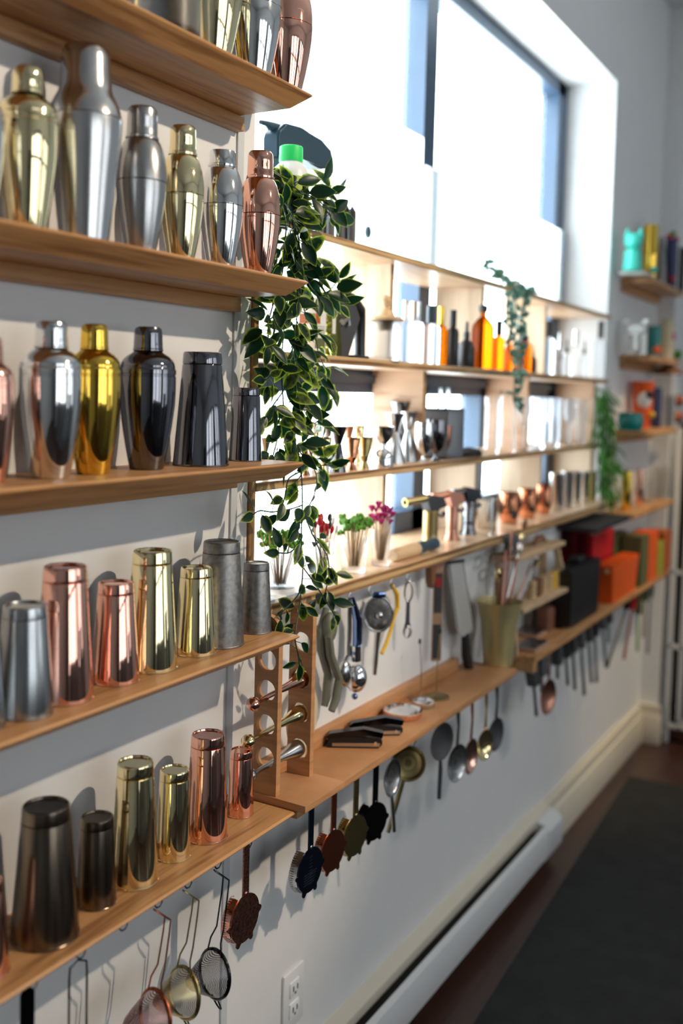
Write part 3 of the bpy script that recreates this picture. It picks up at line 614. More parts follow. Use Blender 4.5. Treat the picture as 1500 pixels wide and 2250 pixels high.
for (u0, v0, u1, v1, m, lab) in ((556, 1547, 668, 1489, 'copper', 'copper muddler resting highest in the beech stand'), (545, 1629, 660, 1567, 'gold', 'pale gold muddler in the middle of the beech stand'), (548, 1704, 652, 1645, 'satin_steel', 'grey steel muddler lowest in the beech stand')):
    a = at(u0, v0, -.072); b = at(u1, v1, -.072); d = b-a; L = d.length
    M = Matrix.Translation(a) @ d.to_track_quat('Z', 'Y').to_matrix().to_4x4()
    bm = new(); lathe(bm, [(0, -.012), (.006, -.0105), (.0105, -.006), (.012, 0), (.0105, .006), (.006, .0102), (.0045, .0115), (.0042, .02), (.0048, L*.45), (.0075, L*.68), (.0125, L*.86), (.0150, L*.95), (.0155, L), (.015, L+.004), (.013, L+.005), (0, L+.004)], 32, (0, 0, 0), M)
    solo('muddler', bm, m, lab, 'muddler', group='muddlers in the beech stand')
p = at(655, 1572, -.014)
bm = new(); lathe(bm, [(.037, -.004), (.037, .004), (.052, .004), (.052, -.004), (.037, -.004)], 48, (0, 0, 0), Matrix.Rotation(PI/2, 4, 'X') @ Matrix.Diagonal((.95, 1.2, 1, 1)))
prism(bm, [(-.01, -.06), (.01, -.06), (.006, -.085), (-.006, -.085)], -.004, .004)
solo('citrus_ring', bm, 'cream_ring', 'cream oval ring hanging on the wall behind the muddler stand', 'tool', (p.x, -.023, p.z))

# ================================================================ tools hanging under the plywood unit
ZH = Z3-.024; YH = -.034
GT = 'tools hanging under the plywood unit'
def path(pts, y=YH, o=None): return [at(u, v, y) - (o or Vector((0, 0, 0))) for u, v in pts]
def chook(u, v, y, zt, label):
    p = at(u, v, y); bm = new(); tube(bm, [(0, 0, 0), (0, 0, -.004), (-.010, 0, -.010), (-.012, 0, -.020), (-.004, 0, -.027), (.006, 0, -.024), (.008, 0, -.018)], .0012, 6)
    return solo('cup_hook', bm, 'soft_steel', label, 'hook', (p.x, y, zt), 0, 'cup hooks')
chook(772, 1300, YH, ZH, 'cup hook above the blue-handled juicer'); chook(815, 1290, YH, ZH, 'cup hook above the round citrus press'); chook(862, 1275, YH, ZH, 'cup hook above the yellow squeezer'); chook(897, 1268, YH, ZH, 'cup hook above the grey bottle opener')
# sage squeezer
o0 = Vector(at(725, 1345, YH)); t = thing('lemon_squeezer', 'sage grey lemon squeezer with two long curved handles', 'squeezer', o0, 0, GT)
for pts, y in (([(716, 1336), (704, 1385), (706, 1430), (720, 1480), (716, 1535), (712, 1552)], YH+.012), ([(738, 1345), (722, 1400), (726, 1440), (744, 1490), (738, 1535), (728, 1562)], YH-.006)):
    bm = new(); tube(bm, path(pts, y, o0), [.006, .0085, .0085, .008, .0085, .007], 10); O('handle', bm, 'sage', t)
bm = new(); ball(bm, (0, 0, -.03), .019, (1, .7, 1.6)); O('press_cup', bm, 'sage', t)
# elbow juicer
o0 = Vector(at(776, 1318, YH)); t = thing('elbow_juicer', 'steel juicer with a blue-tinted handle and a round bowl', 'juicer', o0, 0, GT)
bm = new(); tube(bm, path([(774, 1314), (785, 1360), (785, 1410), (778, 1440)], YH, o0), [.004, .010, .010, .005], 10); O('handle', bm, 'blue_steel', t)
bm = new(); tube(bm, path([(768, 1314), (768, 1380), (766, 1440), (752, 1468)], YH+.012, o0), [.004, .005, .005, .006], 8); O('lower_handle', bm, 'grey_metal', t)
q = at(782, 1490, YH) - o0; bm = new(); ball(bm, q, .0245, (.95, .9, 1.2), 28); O('bowl', bm, 'chrome', t)
q = at(757, 1480, YH) - o0; bm = new(); ball(bm, q, .018, (.9, .7, 1.5)); O('strainer_cup', bm, 'soft_steel', t)
q = at(779, 1530, YH) - o0; bm = new(); ball(bm, q, .0065); O('end_knob', bm, 'blue_steel', t)
bm = new(); tube(bm, path([(782, 1418), (782, 1452)], YH, o0), .010, 10); O('neck', bm, 'chrome', t)
# round press
q = at(831, 1350, YH); t = thing('citrus_press', 'round steel citrus press with ribbed grey cup and straight handle', 'press', q, face(q)+.25, GT)
bm = new(); tube(bm, [(.0305*math.cos(a), 0, .036*math.sin(a)) for a in [2*PI*i/40 for i in range(40)]], .0032, 8, True); O('ring', bm, 'soft_steel', t)
bm = new(); lathe(bm, [(0, .002), (.012, .0035), (.02, .004), (.029, 0), (.029, -.003), (.02, .001), (.0, -.001)], 40, (0, 0, 0), Matrix.Rotation(PI/2, 4, 'X') @ Matrix.Diagonal((1.1, 1.25, 1, 1)))
for k in range(26):
    a = 2*PI*k/26; tube(bm, [(.011*math.cos(a), -.001, .013*math.sin(a)), (.022*math.cos(a), -.0055, .026*math.sin(a)), (.027*math.cos(a), -.003, .032*math.sin(a))], .0007, 4)
O('ribbed_cup', bm, 'pewter', t)
bm = new(); ball(bm, (0, -.010, 0), .0075, (1, .7, 1)); O('centre_knob', bm, 'chrome', t)
bm = new(); box(bm, -.014, .014, -.004, .004, .035, .048, .002); O('hinge', bm, 'blue_steel', t)
bm = new(); tube(bm, [(0, 0, -.036), (-.002, 0, -.06), (-.004, 0, -.10), (-.005, 0, -.128)], [.007, .0055, .0058, .0045], 10); O('handle', bm, 'soft_steel', t)
o0 = Vector(at(862, 1290, YH+.012)); t = thing('citrus_squeezer', 'yellow squeezer half hidden behind the round press', 'squeezer', o0, 0, GT)
bm = new(); tube(bm, path([(860, 1284), (872, 1305), (873, 1335), (866, 1355)], YH+.012, o0), [.004, .0055, .0055, .004], 8); O('handle', bm, 'yellow', t)
bm = new(); tube(bm, path([(866, 1352), (858, 1385), (848, 1415), (838, 1436)], YH+.012, o0), .0045, 8); O('handle', bm, 'yellow', t)
q = at(897, 1300, YH); t = thing('bottle_opener', 'flat grey bar opener with a loop at each end', 'opener', q, face(q)+.2, GT)
bm = new(); tube(bm, [(.0085*math.cos(a), 0, .022*math.sin(a)) for a in [2*PI*i/28 for i in range(28)]], .0022, 6, True); O('loop', bm, 'grey_metal', t)
bm = new(); prism(bm, [(-.004, -.020), (.004, -.020), (.005, -.07), (.008, -.078), (-.008, -.078), (-.005, -.07)], -.0015, .0015); O('shank', bm, 'grey_metal', t)
bm = new(); tube(bm, [(.0075*math.cos(a), 0, -.090+.012*math.sin(a)) for a in [2*PI*i/24 for i in range(24)]], .0028, 6, True); O('end_loop', bm, 'grey_metal', t)
q = at(945, 1268, YH); bm = new(); prism(bm, [(-.012, .025), (.010, .025), (.014, -.01), (.002, -.028), (-.008, -.012)], -.008, .008); solo('bar_tool', bm, 'brown', 'small dark brown tool head hanging left of the card', 'tool', (q.x, YH, ZH-.029))
# carded tool
q0 = at(971, 1238, YH); q1 = at(965, 1452, YH); h = q0.z-q1.z
t = thing('carded_tool', 'tall narrow tan card with dark windows, hanging beside the grater', 'package', (q0.x-.005, -.028, q0.z), face(q0)+.25)
bm = new(); box(bm, -.012, .012, -.001, .001, -h, 0); O('card', bm, 'kraft', t)
bm = new(); box(bm, -.009, .009, -.003, -.001, -h*.50, -h*.10); box(bm, -.009, .009, -.003, -.001, -h*.97, -h*.62); O('window_panel', bm, 'charcoal', t)
bm = new(); box(bm, -.005, .005, -.0038, -.003, -h*.24, -h*.14); O('red_mark', bm, 'red', t)
# grater
o0 = Vector(at(1000, 1238, YH)); t = thing('hand_grater', 'long steel hand grater hanging slanted with a black handle', 'grater', o0, 0, GT)
poly = [(987, 1240), (1016, 1236), (1040, 1380), (1026, 1398), (1012, 1398), (1004, 1382)]
pp_ = [(at(u, v, YH)-o0) for u, v in poly]
bm = new(); prism(bm, [(q.x, q.z) for q in pp_], -.001, .001); O('blade', bm, 'bright_steel', t)
for i, j in ((0, 5), (1, 2)):
    bm = new(); tube(bm, [pp_[i], pp_[j]], .0022, 6); O('side_rail', bm, 'soft_steel', t)
bm = new(); tube(bm, path([(1022, 1395), (1024, 1440), (1032, 1480), (1034, 1498)], YH, o0), [.0105, .0125, .012, .008], 12); O('handle', bm, 'matte_black', t)
bm = new(); tube(bm, path([(982, 1236), (1018, 1232)], YH-.003, o0), .004, 8); O('end_guard', bm, 'black', t)
for k, (u, v, r) in enumerate(((1052, 1235, 13), (1074, 1222, 14), (1098, 1212, 13), (1062, 1262, 14), (1088, 1252, 15), (1112, 1240, 12))):
    q = at(u, v, -.006); bm = new(); tube(bm, [(r/520*math.cos(a), 0, r/900*math.sin(a)) for a in [2*PI*i/24 for i in range(24)]], .0011, 5, True)
    solo('wire_ring', bm, 'grey_metal', ('upper left', 'upper middle', 'upper right', 'lower left', 'lower middle', 'lower right')[k] + ' thin steel ring on the wall behind the bar spoons', 'ring', (q.x, -.006, q.z), 0, 'steel rings on the wall')

# ================================================================ things lying on the beech shelf
def corkscrew(u, v, rz, label):
    q = onz(u, v, ZP4); t = thing('corkscrew', label, 'corkscrew', (q.x, q.y, ZP4), rz, 'folding corkscrews on the beech shelf'); t.scale = (.95, 1.5, 1.25)
    bm = new(); prism(bm, [(-.058, .004), (-.052, .0), (.050, .0), (.058, .006), (.058, .012), (.046, .014), (0, .018), (-.05, .014)], -.006, .006); O('handle', bm, 'black', t)
    bm = new(); prism(bm, [(-.045, .003), (.052, .003), (.054, .009), (-.045, .008)], -.0075, -.006); O('side_plate', bm, 'soft_steel', t)
    bm = new(); prism(bm, [(-.060, .016), (-.048, .012), (.03, .019), (.058, .016), (.060, .024), (.02, .030), (-.05, .022)], -.005, .007); O('lever', bm, 'black_metal', t)
    bm = new(); tube(bm, [(.044, -.008, .008), (.044, .008, .008)], .0035, 10); O('pivot', bm, 'chrome', t)
    bm = new(); tube(bm, [(-.02+.0008*i, .0022*math.cos(i*.9), .021+.0022*math.sin(i*.9)) for i in range(46)], .0009, 5); O('worm', bm, 'soft_steel', t)
corkscrew(777, 1640, -1.02, 'black folding corkscrew lying nearest on the beech shelf'); corkscrew(824, 1614, -.90, 'black folding corkscrew lying behind the nearer one')
def coaster(u, v, r, mat, mat2, label, h=.012):
    q = onz(u, v, ZP4); t = thing('fluted_dish', label, 'dish', (q.x, q.y, ZP4), 0, 'fluted metal dishes')
    bm = new(); n = 60
    for k in range(n):
        pass
    lathe(bm, [(0, 0), (r*.9, 0), (r*.97, h*.3), (r, h*.8), (r*.9, h*.8), (0, h*.6)], 60)
    for vv in bm.verts:
        d = math.hypot(vv.co.x, vv.co.y)
        if d > r*.85:
            a = math.atan2(vv.co.y, vv.co.x); s = 1 + .02*math.cos(a*30); vv.co.x *= s; vv.co.y *= s
    O('base', bm, mat2, t)
    bm = new(); lathe(bm, [(r*.99, h*.75), (r*1.0, h), (r*.9, h*1.05), (r*.75, h*.85), (r*.6, h*.95), (r*.3, h*.9), (0, h*.9)], 60); O('rim', bm, mat, t)
coaster(884, 1574, .042, 'chrome', 'copper', 'silver dish with a copper fluted side lying on the beech shelf', .016); coaster(931, 1552, .024, 'chrome', 'soft_steel', 'small silver dish behind the larger one')
for u, v, ut, vt_, m, r, lab in ((921, 1551, 922, 1410, 'satin_steel', .026, 'thin grey upright rod on a small round foot'), (958, 1532, 967, 1388, 'dull_gold', .030, 'thin gold upright rod on a round gold foot')):
    q = onz(u, v, ZP4); top = at(ut, vt_, q.y)
    if u < 940: q = onz(u, v-4, ZP4) + Vector((.03, .012, 0)); top = at(ut, vt_, q.y)
    t = thing('rod_stand', lab, 'stand', (q.x, q.y, ZP4), 0, 'rod stands')
    bm = new(); lathe(bm, [(0, 0), (r, 0), (r, .003), (r*.8, .004), (r*.3, .005), (0, .006)], 40); O('foot', bm, m, t)
    bm = new(); tube(bm, [(0, 0, .004), (0, 0, (top.z-ZP4)*.5), (top.x-q.x, 0, top.z-ZP4)], .0014, 6); O('rod', bm, m, t)
    bm = new(); tube(bm, [(top.x-q.x, 0, top.z-ZP4-.004), (top.x-q.x, 0, top.z-ZP4+.006)], .0032, 8); O('tip', bm, 'matte_black', t)
# vase with bar spoons
q = onz(1092, 1478, ZP4); VX, VY = q.x, -.078; VX = at(1092, 1478, VY).x
kk = pxm((VX, VY, ZP4+.1)); VH = at(1092, 1322, VY).z - ZP4
bm = new(); lathe(bm, [(0, 0), (32/kk, 0), (32.5/kk, .004), (35/kk, VH*.3), (40/kk, VH*.65), (49/kk, VH*.95), (52/kk, VH), (50/kk, VH), (38/kk, VH*.65), (32/kk, VH*.2), (0, VH*.1)], 48)
solo('spoon_vase', bm, 'verdigris', 'tall flared gold-green metal vase holding bar spoons', 'vase', (VX, VY, ZP4))
sp_ = [(1128, 1133, 'matte_black', 'black-tipped'), (1152, 1152, 'brown', 'dark copper'), (1146, 1180, 'gold', 'gold-tipped'), (1112, 1185, 'charcoal', 'dark'), (1105, 1228, 'dull_copper', 'dull copper'), (1140, 1205, 'chrome', 'bright steel'), (1172, 1222, 'copper', 'pale copper'), (1178, 1238, 'dull_gold', 'olive gold'), (1120, 1205, 'steel', 'plain steel'), (1093, 1262, 'gold', 'short gold')]
for k, (u, v, m, nm) in enumerate(sp_):
    a = Vector((VX + (k-4.5)*.0035, VY + ((k*7) % 5-2)*.005, ZP4+.03)); b = at(u, v, VY + ((k*3) % 5-2)*.008); d = b-a; L = d.length; M = Matrix.Translation(a) @ d.to_track_quat('Z', 'Y').to_matrix().to_4x4()
    t = thing('bar_spoon', '%s bar spoon standing in the gold-green vase' % nm, 'spoon', a, 0, 'bar spoons in the vase'); t.rotation_euler = M.to_euler()
    bm = new(); lathe(bm, [(.0, 0), (.0032, 0), (.0030, L*.9), (0, L*.9)], 8); O('stem', bm, ('dull_copper', 'copper', 'soft_steel', 'dull_copper', 'brown')[k % 5], t)
    bm = new(); ball(bm, (0, 0, L), .0085 if k % 2 else .0055, (1, .55, 1.8), 12); O('tip', bm, m, t)

# ================================================================ bottom plywood shelf: picks, torches, mugs, tins
bm = new(); prism(bm, [(1.405, -.046), (1.625, -.046), (1.650, -.038), (1.662, -.015), (1.65, .12), (1.42, .12)], 0, .006, 'XY')
solo('serving_tray', bm, 'tray_white', 'thin white tray under the two left cut glasses', 'tray', (0, 0, Z3))
def cutglass(u, vt, vb, w, y, heads, label, pl, zs=Z3, n=20, spread=1.0):
    p, H, R = place(u, vt, vb, w, y, zs)
    t = thing('cut_glass', label, 'glass', p, 0, 'cut glasses holding cocktail picks')
    bm = new(); lathe(bm, [(0, 0), (R*.78, 0), (R*.80, .003), (R*.95, H*.9), (R*.97, H), (R*.90, H), (R*.74, H*.16), (0, H*.12)], 32)
    for vv in bm.verts:
        a = math.atan2(vv.co.y, vv.co.x); d = math.hypot(vv.co.x, vv.co.y)
        if d > R*.77 and vv.co.z < H*.8: s = 1 + .035*math.cos(a*8); vv.co.x *= s; vv.co.y *= s
    O('bowl', bm, 'cut_crystal', t)
    bm = new(); lathe(bm, [(0, .001), (R*.76, .001), (R*.76, H*.10), (0, H*.13)], 16); O('thick_base', bm, 'frosted', t)
    lib = {}
    for k in range(n):
        hm = heads[k % len(heads)]; a = k*2.4; rr = math.sqrt((k+.5)/n)
        b = Vector((math.cos(a)*rr*R*1.15*spread, math.sin(a)*rr*R*1.0*spread, H*(1.22 + .42*random.random() - .10*rr)))
        s = Vector((math.cos(a)*rr*R*.30, math.sin(a)*rr*R*.30, H*.14))
        d = b-s; L = round(d.length, 2)
        if hm not in lib:
            bm = new(); lathe(bm, [(0, 0), (.0011, .003), (.0011, L), (0, L)], 5); st = O('stick', bm, 'bamboo')
            bm = new()
            if hm in ('leaf_bright', 'green'):
                for j in range(5): ball(bm, (.005*math.cos(j*1.26), .005*math.sin(j*1.26), L+.002-.005*(j % 2)), .0045, (1, 1, 1.1), 6)
            elif hm == 'magenta':
                for j in range(4): tube(bm, [(0, 0, L-.004), (.006*math.cos(j*1.57), .006*math.sin(j*1.57), L+.010)], [.0016, .0028], 5)
            else: ball(bm, (0, 0, L+.004), .0052, (1, .6, 1.7), 8)
            hd = O('ornament', bm, hm); lib[hm] = (st, hd)
            r = thing('cocktail_pick', pl, 'pick', p, 0, 'cocktail picks'); st.parent = r; hd.parent = r; lib[hm] = r; lib[hm+'L'] = L
        else: r = dup(lib[hm], p)
        r.scale = (1, 1, d.length/lib[hm+'L']); r.location = Vector(p) + s; r.rotation_euler = d.to_track_quat('Z', 'Y').to_euler()
cutglass(614, 1212, 1305, 84, .010, ['leaf_bright'], 'cut glass at the left end full of green-topped picks', 'bamboo pick with a light green top in the leftmost cut glass', n=26, spread=1.1)
cutglass(706, 1188, 1276, 64, .0, ['red', 'matte_black', 'white_plastic', 'red'], 'cut glass holding red, black and white picks', 'bamboo pick with a red, black or white top in the second cut glass', n=22)
cutglass(777, 1180, 1256, 66, -.006, ['leaf_bright', 'green'], 'cut glass holding green picks, third from the left', 'bamboo pick with a green top in the third cut glass', n=24)
cutglass(836, 1162, 1238, 48, -.014, ['magenta'], 'cut glass holding magenta picks', 'bamboo pick with a magenta top in the fourth cut glass', n=20)
# wooden handled brush
a = at(858, 1212, -.01); a.z = Z3+.015; b = at(952, 1202, -.01); 
t = thing('bar_brush', 'thick wooden handle with a black head lying beside the cut glasses', 'brush', (at(860, 1215, -.015).x, -.018, Z3+.0155))
MX = Matrix.Rotation(PI/2, 4, 'Y'); Lw = at(911, 1205, -.015).x - at(860, 1215, -.015).x; Lb = at(952, 1200, -.015).x - at(911, 1205, -.015).x
bm = new(); lathe(bm, [(0, 0), (.013, 0), (.0155, .01), (.0155, Lw), (0, Lw)], 24, (0, 0, 0), MX); O('handle', bm, 'pale_wood', t)
bm = new(); lathe(bm, [(0, Lw), (.0145, Lw), (.015, Lw+Lb*.35), (.011, Lw+Lb*.5), (.0145, Lw+Lb*.7), (.0145, Lw+Lb), (0, Lw+Lb)], 24, (0, 0, 0), MX); O('head', bm, 'ink_blue', t)
def torch(u, vt, vb, w, y, mat, label, hu, head):
    p, H, R = place(u, vt, vb, w, y, Z3); k = pxm(p)
    t = thing('butane_torch', label, 'torch', p, -.4, 'butane torches')
    bm = new(); lathe(bm, [(0, 0), (R*1.35, 0), (R*1.35, .003), (R*1.02, .014), (R, .03), (R, H*.97), (R*.9, H), (0, H)], 32); O('body', bm, mat, t)
    bm = new(); prism(bm, [(-R*.7, H), (-R*1.3, H+.028), (-R*.6, H+.040), (R*1.6, H+.032), (R*2.3, H+.010), (R*.9, H+.004), (R*.7, H-.004)], -R*.75, R*.75); O('head', bm, head, t)
    M = Matrix.Translation((-R*.9, 0, H+.030)) @ Matrix.Rotation(-PI/2-.10, 4, 'Y')
    L = hu/k*1.45
    bm = new(); lathe(bm, [(0, 0), (.0085, 0), (.0085, L*.75), (.0105, L*.78), (.0105, L), (.007, L), (.006, L*.8), (0, L*.8)], 24, (0, 0, 0), M); O('nozzle', bm, mat, t)
    bm = new(); tube(bm, [(R*.2, -R, H-.004), (R*.9, -R*1.0, H-.014), (R*1.5, -R*.8, H-.012)], [.005, .0035, .0045], 8); O('trigger', bm, 'chrome', t)
    bm = new(); ball(bm, (R*1.5, -R*.9, H-.008), .007, (1, .6, 1), 12); O('dial', bm, head, t)
torch(945, 1122, 1203, 33, .02, 'dull_gold', 'gold butane torch, first of the row', 42, 'charcoal')
torch(992, 1112, 1190, 27, .02, 'dull_copper', 'copper butane torch in the middle of the row', 34, 'dull_copper')
torch(1028, 1103, 1182, 27, .025, 'gunmetal', 'dark gunmetal butane torch, last of the row', 26, 'black_metal')
p, H, R = place(1070, 1098, 1180, 34, .03, Z3); bm = new(); box(bm, -R, R, -R, R, 0, H, .002); box(bm, -R*1.05, R*1.05, -R*1.05, R*1.05, H*.94, H, .001)
solo('steel_canister', bm, 'soft_steel', 'square grey steel canister between the torches and copper mugs', 'canister', p)
p, H, R = place(1081, 1096, 1178, 6, -.03, Z3); bm = new(); lathe(bm, [(0, 0), (.011, 0), (.010, .003), (.0022, .006), (.0022, H), (.004, H+.002), (0, H+.006)], 16)
solo('rod_stand', bm, 'soft_steel', 'slim steel rod on a foot in front of the steel canister', 'stand', p)
def mug(u, vt, vb, w, y, label):
    p, H, R = place(u, vt, vb, w, y, Z3); t = thing('copper_mug', label, 'mug', p, 0, 'copper mugs')
    bm = new(); lathe(bm, [(0, 0), (R*.72, 0), (R*.80, .004), (R*.96, H*.25), (R, H*.45), (R*.93, H*.75), (R*.95, H), (R*.90, H), (R*.90, H*.75), (R*.9, H*.2), (0, .006)], 36); O('bowl', bm, 'hammered_copper', t)
    bm = new(); tube(bm, [(-R*.9, 0, H*.80), (-R*1.45, 0, H*.78), (-R*1.5, 0, H*.45), (-R*.97, 0, H*.32)], .0035, 8); O('handle', bm, 'hammered_copper', t)
mug(1118, 1082, 1158, 44, .02, 'hammered copper mug nearest the canister'); mug(1158, 1074, 1148, 40, .02, 'hammered copper mug in the middle of the three'); mug(1194, 1066, 1138, 36, .02, 'hammered copper mug furthest along the shelf')
for k, (u, vt, vb, w, m) in enumerate(((1222, 1040, 1142, 30, 'soft_steel'), (1245, 1036, 1136, 26, 'grey_metal'), (1264, 1036, 1130, 24, 'soft_steel'), (1283, 1036, 1125, 24, 'soft_steel'), (1300, 1036, 1120, 18, 'dull_gold'), (1315, 1034, 1114, 20, 'soft_steel'))):
    p, H, R = place(u, vt, vb, w, .01, Z3); H = min(H, Z2-.016-Z3-.006)
    bm = new(); lathe(bm, [(0, 0), (R*.9, 0), (R*.95, .003), (R, H*.93), (R*1.03, H*.95), (R*1.03, H), (R*.9, H), (0, H-.004)], 28)
    solo('tall_tin', bm, m, ('nearest', 'second', 'third', 'fourth', 'gold', 'last')[k] + ' tall metal tin in the row at the far end of the plywood unit', 'tin', p, 0, 'tall tins at the far end')

# ================================================================ jigger shelf
GJ = 'jiggers on the plywood shelf'
def jig(u, vt, vb, w, y, mat, label, kind='slim', waist=None):
    p, H, R = place(u, vt, vb, w, y, Z2)
    P = {'slim': [(0, .01), (.70, 0), (.95, 0), (.95, .01), (.42, .60), (.38, .62), (.42, .64), (.98, 1), (.92, 1), (.35, .68), (0, .66)],
         'bell': [(0, .01), (.9, 0), (.96, 0), (.97, .02), (.95, .22), (.80, .34), (.45, .43), (.20, .48), (.18, .51), (.30, .56), (.62, .66), (.88, .80), (1, 1), (.94, 1), (.80, .82), (.5, .66), (0, .6)],
         'cone': [(0, .01), (.9, 0), (1, 0), (1, .01), (.30, .60), (.28, .62), (.34, .65), (.80, 1), (.75, 1), (.2, .67), (0, .66)],
         'cup': [(0, .01), (.55, 0), (.62, 0), (.60, .03), (.36, .20), (.36, .23), (.50, .36), (.58, .40), (.56, .42), (.68, .52), (.66, .54), (.77, .64), (.75, .66), (.86, .76), (.84, .78), (.93, .88), (.91, .90), (.98, 1), (.92, 1), (.3, .3), (0, .28)],
         'goblet': [(0, .0), (.45, 0), (.47, .02), (.2, .09), (.15, .16), (.3, .21), (.75, .34), (.97, .58), (1, .8), (.94, 1), (.90, 1), (.95, .8), (.9, .58), (.6, .35), (0, .26)]}[kind]
    bm = new(); lathe(bm, [(r*R, z*H) for r, z in P], 36); return solo('goblet' if kind == 'goblet' else 'jigger', bm, mat, label, 'cup' if kind == 'goblet' else 'jigger', p, 0, GJ)
jig(583, 962, 1012, 26, .06, 'steel', 'small steel jigger behind the end of the middle oak shelf')
jig(672, 982, 1046, 34, .02, 'copper', 'copper jigger half hidden by the hanging plant', 'cup')
jig(692, 930, 1042, 26, .055, 'steel', 'steel jigger behind the plant leaves')
jig(712, 960, 1042, 34, .02, 'pale_gold', 'pale gold jigger beside the hanging plant', 'cup')
jig(718, 932, 1030, 30, .06, 'soft_steel', 'steel jigger left of the black one')
jig(742, 937, 1034, 40, .018, 'gunmetal', 'tall gunmetal jigger at the front of the jigger shelf')
jig(786, 934, 1018, 32, .10, 'pale_gold', 'pale gold jigger behind the patterned copper one', 'cup')
jig(765, 936, 1022, 26, .085, 'dull_copper', 'dull copper jigger behind the gunmetal one')
jig(773, 961, 1031, 38, .02, 'hammered_copper', 'copper cup jigger with a ridged pattern', 'cup')
jig(801, 960, 1028, 36, .022, 'dull_gold', 'gold cup jigger with a ridged pattern', 'cup')
jig(841, 937, 1020, 50, .02, 'chrome', 'silver bell-shaped jigger beside the tall cones', 'bell')
jig(866, 908, 1020, 54, .055, 'soft_steel', 'tall cone jigger nearest the bell jigger', 'cone')
jig(878, 883, 1018, 62, .095, 'gunmetal', 'tallest cone jigger behind the other two cones', 'cone')
jig(896, 905, 1016, 46, .06, 'satin_steel', 'tall cone jigger in front of the divider edge', 'cone')
jig(931, 928, 1010, 42, .012, 'chrome', 'silver egg-shaped goblet, nearest of three', 'goblet'); jig(958, 922, 1006, 44, .015, 'gunmetal', 'dark silver egg-shaped goblet in the middle of three', 'goblet'); jig(975, 935, 1002, 34, .05, 'dull_copper', 'brownish goblet, furthest of three', 'goblet')
p, H, R = place(970, 897, 996, 66, .055, Z2)
t = thing('bottle_rack', 'black open box holding a small amber bottle, behind the goblets', 'rack', p)
bm = new(); box(bm, -.045, .06, -.035, .04, 0, .005); box(bm, -.045, .06, -.035, .04, H-.005, H); box(bm, -.045, -.040, -.035, .04, 0, H); box(bm, .055, .06, -.035, .04, 0, H); O('case', bm, 'slate', t)
bm = new(); lathe(bm, [(0, 0), (.014, 0), (.014, .05), (.006, .06), (.006, .075), (0, .075)], 20); solo('dropper_bottle', bm, 'amber_glass', 'small amber bottle inside the black open box', 'bottle', (p[0]-.015, p[1], Z2+.005))
for k in range(4):
    bm = new(); lathe(bm, [(0, 0), (.007, 0), (.008, .012), (.005, .02), (.005, .052), (.0, .052)], 16)
    solo('glass_vial', bm, 'frosted', ('leftmost', 'second', 'third', 'rightmost')[k] + ' of four slim clear vials on top of the black open box', 'vial', (p[0]-.035+.022*k, p[1]-.01+.01*(k % 2), Z2+H), 0, 'vials on the black box')
q = at(1040, 984, .02); t_ = new(); tube(t_, [(.055*math.cos(a)*1.0, .028*math.sin(a), .009+.003*math.sin(3*a)) for a in [2*PI*i/30 for i in range(30)]], .009, 8, True); box(t_, -.03, .03, -.012, .012, 0.001, .014, .003)
solo('rubber_coil', t_, 'matte_black', 'low black coil lying on the shelf beside the black box', 'coil', (q.x, .04, Z2))
p, H, R = place(1080, 872, 990, 32, .03, Z2); t = thing('glass_pitcher', 'clear glass pitcher with a handle, left of the drinking glasses', 'pitcher', p)
bm = new(); lathe(bm, [(0, 0), (R, 0), (R*1.02, .004), (R*1.05, H*.85), (R*1.12, H), (R*1.06, H), (R*.95, H*.85), (R*.92, .012), (0, .010)], 32); O('body', bm, 'glass', t)
bm = new(); tube(bm, [(-R, 0, H*.85), (-R*1.8, 0, H*.8), (-R*1.8, 0, H*.4), (-R, 0, H*.3)], .004, 8); O('handle', bm, 'glass', t)
p, H, R = place(1115, 856, 990, 38, .02, Z2); bm = new(); lathe(bm, [(0, 0), (R*.9, 0), (R, .005), (R*.92, H*.5), (R, H), (R*.94, H), (R*.85, H*.5), (R*.9, .014), (0, .012)], 32)
solo('tall_mixing_glass', bm, 'glass', 'tall clear glass right of the pitcher', 'glass', p)
for k, (u, y) in enumerate(((1150, .02), (1172, .07), (1186, .02), (1207, .07), (1218, .02), (1238, .07), (1250, .02), (1264, .07), (1276, .02), (1296, .02))):
    p, H, R = place(u, 872+k*.5, 985-k*1.6, 30-k*.8, y, Z2); bm = new()
    if k % 3 == 0: lathe(bm, [(0, 0), (R*.8, 0), (R*.8, .003), (.004, .008), (.004, H*.42), (R*.6, H*.5), (R*.98, H*.72), (R*.85, H), (R*.8, H), (R*.92, H*.72), (R*.5, H*.52), (0, H*.47)], 28)
    else: lathe(bm, [(0, 0), (R*.75, 0), (R*.78, .004), (R, H), (R*.94, H), (R*.72, .014), (0, .012)], 28)
    solo('drinking_glass', bm, 'glass' if k % 2 else 'frosted', ('stemmed' if k % 3 == 0 else 'straight') + ' clear drinking glass in the ' + ('front' if y < .05 else 'back') + ' row, %s' % ('next to the tall glass', 'behind the first gap', 'second in line', 'left of centre', 'at the middle of the row', 'right of centre', 'past the middle', 'third from the far end', 'next to last', 'at the far end')[k], 'glass', p, 0, 'drinking glasses')

